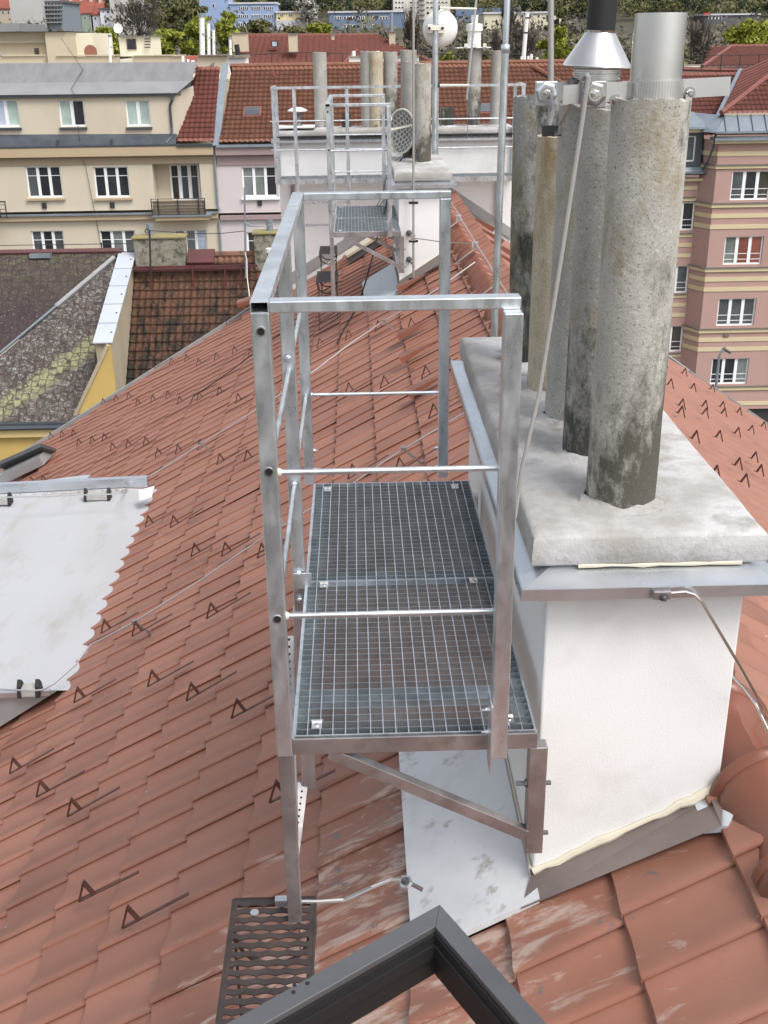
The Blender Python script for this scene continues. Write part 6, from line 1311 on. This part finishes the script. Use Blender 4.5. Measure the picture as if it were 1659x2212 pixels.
def tree(u0, u1, vt, vb, Y, kind, label, n=2600, size=.22, cat='tree', group=None, bare=False, base=None):
    a, c = at(u0, vb, 1, Y), at(u1, vt, 1, Y); cx, w, z0, z1 = (a[0]+c[0])/2, (c[0]-a[0])/2, a[2], c[2]; gz = base if base is not None else min(z0-6, -8)
    t = thing('tree', label, cat, (cx, Y, gz), group)
    b = MB(); hz = z1-gz; b.tube([(cx, Y, gz), (cx+.1, Y, gz+hz*.3), (cx-.05, Y, gz+hz*.6), (cx, Y, gz+hz*.92)], [.32, .26, .15, .03], 7)
    lim = []
    for i in range(34 if bare else 10):
        h = gz+hz*random.uniform(.35, .85); an = random.uniform(0, 6.28); e = Vector((cx+math.cos(an)*w*random.uniform(.4, .95), Y+math.sin(an)*w*.8, min(z1-.3, h+hz*random.uniform(.12, .3)))); s_ = Vector((cx, Y, h)); mdl = s_.lerp(e, .5)+Vector((0, 0, -.15)); b.tube([s_, mdl, e], [.09, .055, .015], 5); lim.append(e)
        if bare:
            for k in range(7): q = e+Vector((random.gauss(0, w*.2), random.gauss(0, w*.2), random.uniform(.3, 1)*hz*.12)); b.tube([mdl.lerp(e, .5), q], [.03, .008], 4)
    b.build('trunk', BARK, t)
    m_ = 26; cen = np.stack([cx+rng.normal(0, w*.42, m_), Y+rng.normal(0, w*.4, m_), z0+(z1-z0)*rng.beta(1.6, 1.3, m_)], 1); fr = np.clip(1-((cen[:, 2]-z0)/(z1-z0)-.45)**2*1.6, .3, 1); cen[:, 0] = cx+np.clip((cen[:, 0]-cx)*fr, -w*.85, w*.85)
    rad = np.stack([w*rng.uniform(.16, .36, m_)]*2+[w*rng.uniform(.12, .28, m_)], 1); cen[:, 2] = np.minimum(cen[:, 2], z1-rad[:, 2]*.9)
    V, F = leaves(cen, rad, n, size, 1.6 if bare else 1.0)
    np_mesh('crown', V, F, LF[kind], t)
    return t
big = [(403, 470, 30, 125, 120, 'spring', 'bright yellow green tree, the tallest, behind the white flues', 5200, .28), (455, 531, 26, 118, 124, 'spring', 'bright yellow green round tree left of the big beige chimney', 5200, .28),
       (195, 262, 60, 118, 112, 'spring', 'yellow green bushy tree between the cream block and the rooftop hut', 3600, .26), (325, 405, 66, 118, 114, 'spring', 'yellow green hedge like tree right of the rooftop hut', 3800, .26),
       (250, 345, 0, 90, 150, 'bare', 'large bare brown tree behind the rooftop hut', 1700, .13), (345, 440, -5, 92, 155, 'olive', 'budding olive tree left of the tall yellow green tree', 4200, .25),
       (523, 600, 44, 82, 140, 'olive', 'low olive green tree above the red roof ridge at left', 2600, .25), (665, 720, 52, 80, 140, 'spring', 'small yellow green tree above the middle of the red roof ridge', 2200, .25), (598, 660, 58, 82, 140, 'olive', 'low olive bush above the red roof ridge, middle', 1800, .25),
       (943, 992, 112, 165, 75, 'spring', 'bright yellow green shrub left of the cowl pipe above the orange roof', 2600, .13), (1036, 1062, 112, 165, 75, 'olive', 'yellowish shrub between the two grey pipes above the orange roof', 1600, .13),
       (1160, 1245, 60, 160, 85, 'spring', 'bright yellow green tree behind the cone shaped cap', 5200, .2), (1537, 1690, 44, 150, 110, 'spring', 'large yellow green tree above the red hip roof at right', 7000, .28),
       (1480, 1545, 60, 150, 112, 'bare', 'bare branched tree right of the bright flue', 1700, .11), (1100, 1170, 60, 140, 100, 'bare', 'greyish bare tree behind the leaning white flue', 1500, .11), (985, 1055, 50, 140, 105, 'olive', 'budding brown green tree behind the slotted cowl', 2800, .18),
       (640, 694, -10, 44, 380, 'blossom', 'white blossoming tree behind the yellow building', 3600, .5), (1075, 1125, 0, 90, 180, 'bare', 'bare poplar left of the mast top', 1300, .17), (1180, 1235, 0, 90, 180, 'olive', 'tall budding poplar left of the black flue', 2600, .25),
       (870, 915, 45, 118, 110, 'bare', 'brown bare tree left behind the round dish', 1400, .11), (1060, 1095, 85, 140, 95, 'bare', 'bare shrub between grey pipe and mast', 900, .09)]
for (u0, u1, vt, vb, Y, kd, lab, n, sz) in big: tree(u0, u1, vt, vb, Y, kd, lab, n, sz, bare=kd == 'bare', base=-12 if Y < 200 else -2)

# terrain rising to a wooded hill
def hz_(x, y): 
    t = np.clip((y-260)/620, 0, 1); return GZ+.02+np.clip((y-120)/200, 0, 1)*12+t**1.4*95+6*np.sin(x*.012+1)*t+3*np.sin(y*.02+x*.02)*t
gx = np.linspace(-700, 700, 90); gy = np.concatenate([[110], np.linspace(125, 1100, 80)])
XX, YY = np.meshgrid(gx, gy); ZZ = hz_(XX, YY); ZZ[0, :] = GZ-.5
V = np.stack([XX.ravel(), YY.ravel(), ZZ.ravel()], 1); a = (np.arange(len(gy)-1)[:, None]*len(gx)+np.arange(len(gx)-1)[None, :]).ravel(); F = np.stack([a, a+1, a+len(gx)+1, a+len(gx)], 1)
np_mesh('hill', V, F, mat('hill_floor', (.05, .05, .032), (.075, .068, .045), scale=.05, rough=1), kind='structure')
def mass(kind, n, ylo, yhi, h, leafn, size, nm, pw=1.0, cond=None):
    y = ylo+(yhi-ylo)*rng.random(n)**pw; x = (rng.random(n)*2-1)*(y*.43+25)
    if cond is not None: k = cond(x, y); x, y = x[k], y[k]
    n = len(x); z = hz_(x, y); H_ = h*(.6+.7*rng.random(n)); m_ = 3
    cen = np.repeat(np.stack([x, y, z+H_*.6], 1), m_, 0)+rng.normal(0, 1, (n*m_, 3))*np.array([1.4, 1.4, 2.0])*h/10; rad = np.repeat(np.stack([H_*.30, H_*.30, H_*.34], 1), m_, 0)
    V, F = leaves(cen, rad, n*leafn, size); np_mesh(nm, V, F, LF[kind], kind='stuff')
nb = lambda x, y: ~((y > 330) & (y < 440))
mass('dark', 1300, 440, 980, 13, 120, .8, 'evergreen_woodland', 1.2); mass('bare', 2000, 200, 980, 12, 120, .55, 'bare_woodland', 1.4, lambda x, y: (y < 300) | (y > 425)); mass('olive', 1500, 200, 980, 11, 120, .65, 'budding_woodland', 1.3, lambda x, y: (y < 250) | (y > 425)); mass('green', 700, 260, 980, 11, 150, .7, 'green_woodland', 1.2, lambda x, y: (y < 250) | (y > 425)); mass('blossom', 60, 230, 700, 7, 60, .8, 'blossom_thicket', 1.0, lambda x, y: (y < 250) | (y > 425)); mass('bare', 700, 130, 240, 5, 110, .26, 'garden_shrubs', 1.0); mass('olive', 900, 396, 470, 7, 90, .5, 'low_thicket', 1.0); mass('dark', 500, 400, 480, 8, 90, .6, 'dark_thicket', 1.0)

# far buildings
WHF = mat('far_white_frame', (.75, .76, .78), rough=.6)
def far_building(label, u0, v0, u1, v1, Y, wall, cat='building', d=14, roof=None, wins=(), extra=None, nm='far_building', pitched=None, balc=None, side=None):
    a, c = at(u0, v1, 1, Y), at(u1, v0, 1, Y); t = thing(nm, label, cat, ((a[0]+c[0])/2, Y, a[2]-6))
    MB().box(a[0], c[0], Y, Y+d, a[2]-12, c[2]).build('wall', wall, t)
    if roof: MB().box(a[0]-.4, c[0]+.4, Y-.4, Y+d, c[2], c[2]+.5).build('roof', roof, t)
    if pitched:
        h = (c[0]-a[0])*.45; b = MB(); b.prism([(a[0]-.3, Y-.3, c[2]), (c[0]+.3, Y-.3, c[2]), (c[0]+.3, Y+d*.5, c[2]+pitched), (a[0]-.3, Y+d*.5, c[2]+pitched)], (0, 0, .3)); b.prism([(a[0]-.3, Y+d*.5, c[2]+pitched), (c[0]+.3, Y+d*.5, c[2]+pitched), (c[0]+.3, Y+d, c[2]), (a[0]-.3, Y+d, c[2])], (0, 0, .3)); b.add([(a[0], Y, c[2]), (a[0], Y+d, c[2]), (a[0], Y+d*.5, c[2]+pitched), (c[0], Y, c[2]), (c[0], Y+d, c[2]), (c[0], Y+d*.5, c[2]+pitched)], [(0, 1, 2), (3, 5, 4)]); b.build('roof', roof_red, t)
        b = MB(); x = a[0]+(c[0]-a[0])*.7; b.box(x-.5, x+.5, Y+d*.4, Y+d*.5, c[2]+pitched*.5, c[2]+pitched+1.4); b.build('chimney', BEI2, t)
    for (wu0, wv0, wu1, wv1, n) in wins:
        p, q = at(wu0, wv1, 1, Y), at(wu1, wv0, 1, Y); f = MB().box(p[0], q[0], Y-.08, Y-.001, p[2], q[2]).build('window', WHF, t); w = (q[0]-p[0])/n
        pb = MB()
        for i in range(n): pb.box(p[0]+w*i+w*.16, p[0]+w*(i+1)-w*.16, Y-.12, Y-.081, p[2]+(q[2]-p[2])*.08, q[2]-(q[2]-p[2])*.08)
        pb.build('panes', GL, f)
    if balc:
        for (bu0, bv0, bu1, bv1) in balc: p, q = at(bu0, bv1, 1, Y-1), at(bu1, bv0, 1, Y-1); MB().box(p[0], q[0], Y-1.2, Y-.001, p[2], q[2]).build('balcony', GREYM2, t)
    return t
roof_red = mat('far_red_roof', (.27, .075, .05), (.20, .06, .045), scale=.5, rough=.9)
BLU = mat('far_blue_render', (.27, .36, .55), (.25, .33, .50), scale=.1, rough=.9); BLUD = mat('far_slate_blue', (.13, .18, .26), (.15, .20, .28), scale=.1, rough=.9)
GW = mat('far_grey_white', (.47, .46, .44), (.43, .42, .40), scale=.1, rough=.9); YLW = mat('far_pale_yellow', (.66, .55, .32), rough=.9); LGR = mat('far_light_grey', (.52, .52, .56), rough=.9); DGR = mat('far_dark_grey', (.10, .10, .11), rough=.9)
GRN = mat('far_grey_green', (.27, .32, .27), rough=.9); WHT = mat('far_white', (.72, .75, .80), rough=.9); BGE = mat('far_beige', (.44, .38, .30), rough=.9)
far_building('tall blank grey white slab block at top left', 28, -12, 86, 66, 300, GW, 'tower block', 20)
far_building('grey balcony wing beside the grey white slab at top left', 86, 6, 136, 60, 304, mat('far_blue_grey', (.22, .25, .28), rough=.8), 'tower block', 18, roof=DGR, balc=[(86, 11+i*9, 133, 14+i*9) for i in range(5)], wins=[(92, 6+i*9, 108, 10+i*9, 3) for i in range(5)]+[(112, 6+i*9, 130, 10+i*9, 3) for i in range(5)])
far_building('pale slab block without windows above the small far houses', 240, -12, 290, 40, 360, GW, 'tower block', 16)
far_building('dark brown house among the small far houses', 130, 22, 156, 62, 372, DGR, 'house', 12, pitched=3, wins=[(140, 40, 144, 45, 1), (148, 40, 152, 45, 1)])
far_building('beige house among the small far houses', 156, 22, 178, 60, 372, BGE, 'house', 12, pitched=3, wins=[(160, 24, 164, 29, 1), (168, 24, 172, 29, 1), (161, 36, 167, 42, 1)])
far_building('grey green house among the small far houses', 178, 30, 199, 60, 370, GRN, 'house', 12, pitched=4, wins=[(182, 34, 186, 40, 1), (191, 34, 195, 40, 1)])
far_building('pale pinkish house among the small far houses', 199, 33, 219, 60, 370, LGR, 'house', 12, pitched=4, wins=[(203, 37, 209, 42, 1)])
far_building('bright white narrow house, rightmost of the small far houses', 219, 21, 240, 56, 369, WHT, 'house', 12, roof=DGR, wins=[(230, 23, 236, 28, 1), (230, 37, 236, 44, 1), (222, 24, 225, 27, 1)])
far_building('red roofed far house at the top left corner', -20, 20, 27, 60, 330, BGE, 'house', 14, pitched=5, wins=[(4, 24, 9, 29, 1), (16, 24, 21, 29, 1)])
gw = [(516+i*27, v, 536+i*27, v+8, 5) for i in range(3) for v in (14, 31, 49)]
far_building('long light blue three storey building', 493, 8, 596, 80, 385, BLU, 'building', 16, roof=LGR, wins=gw)
far_building('taller light blue wing at the left of the long blue building', 434, -4, 492, 60, 384, BLU, 'building', 18, wins=[(458, 8, 464, 16, 1)])
t = far_building('small pale yellow building with grey lower floor', 597, 27, 662, 44, 384, YLW, 'building', 12, roof=LGR, wins=[(605, 30, 612, 36, 2), (624, 30, 632, 36, 2), (605, 44, 612, 50, 2), (626, 44, 633, 50, 2)]); b = MB(); a, c = at(597, 70, 1, 383.8), at(662, 43, 1, 383.8); b.box(a[0], c[0], 383.7, 383.95, a[2], c[2]); b.build('lower_wall', LGR, t)
b = MB(); a, c = at(640, 42, 1, 383), at(663, 38, 1, 383); b.box(a[0], c[0], 382.5, 383.9, a[2], c[2]); b.build('balcony', DGR, t)
far_building('long slate blue building at top centre', 712, 26, 874, 72, 380, BLUD, 'building', 14, roof=LGR, wins=[(723, 35, 738, 42, 3), (742, 35, 768, 42, 4), (775, 35, 792, 42, 4), (800, 35, 810, 42, 2), (820, 35, 838, 42, 3), (742, 53, 768, 60, 4), (778, 53, 792, 60, 3), (800, 53, 810, 60, 2)])
tw = [(852, v, 873, v+4, 3) for v in range(-8, 60, 11)]+[(884, v, 906, v+4, 3) for v in range(-8, 60, 11)]+[(920, v, 968, v+4, 6) for v in range(-8, 60, 11)]
far_building('beige residential tower with window bands behind the round dish', 850, -20, 973, 62, 396, mat('far_tower_beige', (.55, .51, .44), rough=.9), 'tower block', 20, wins=tw, balc=[(905, v+5, 918, v+7) for v in range(-8, 60, 11)])
far_building('long dark blue roof building behind the cream hall', 985, 16, 1125, 34, 396, BLUD, 'building', 14)
far_building('long cream hall building behind the bare trees', 1045, 28, 1215, 80, 374, mat('far_cream', (.60, .55, .42), rough=.9), 'building', 16, roof=LGR, wins=[(1088+i*18, 32, 1095+i*18, 38, 1) for i in range(6)])
far_building('low dark house with red topped white fascia on the wooded hill', 1520, 32, 1640, 52, 394, DGR, 'building', 12, roof=LGR, wins=[(1530, 36, 1560, 42, 4)])
t = thing('red_fascia', 'small red band on the low dark hillside building', 'sign', at(1527, 31, 1, 419)); b = MB(); a, c = at(1520, 32, 1, 393), at(1534, 28, 1, 393); b.box(a[0], c[0], 392.6, 393, a[2], c[2]); b.build('panel', mat('red_panel', (.5, .05, .04), rough=.7), t)
for o in bpy.data.objects:
    if '_w' in o: del o['_w']
    o['kind'] = o['kind'] if 'kind' in o else o.get('kind', '')
    if o['kind'] == '': del o['kind']
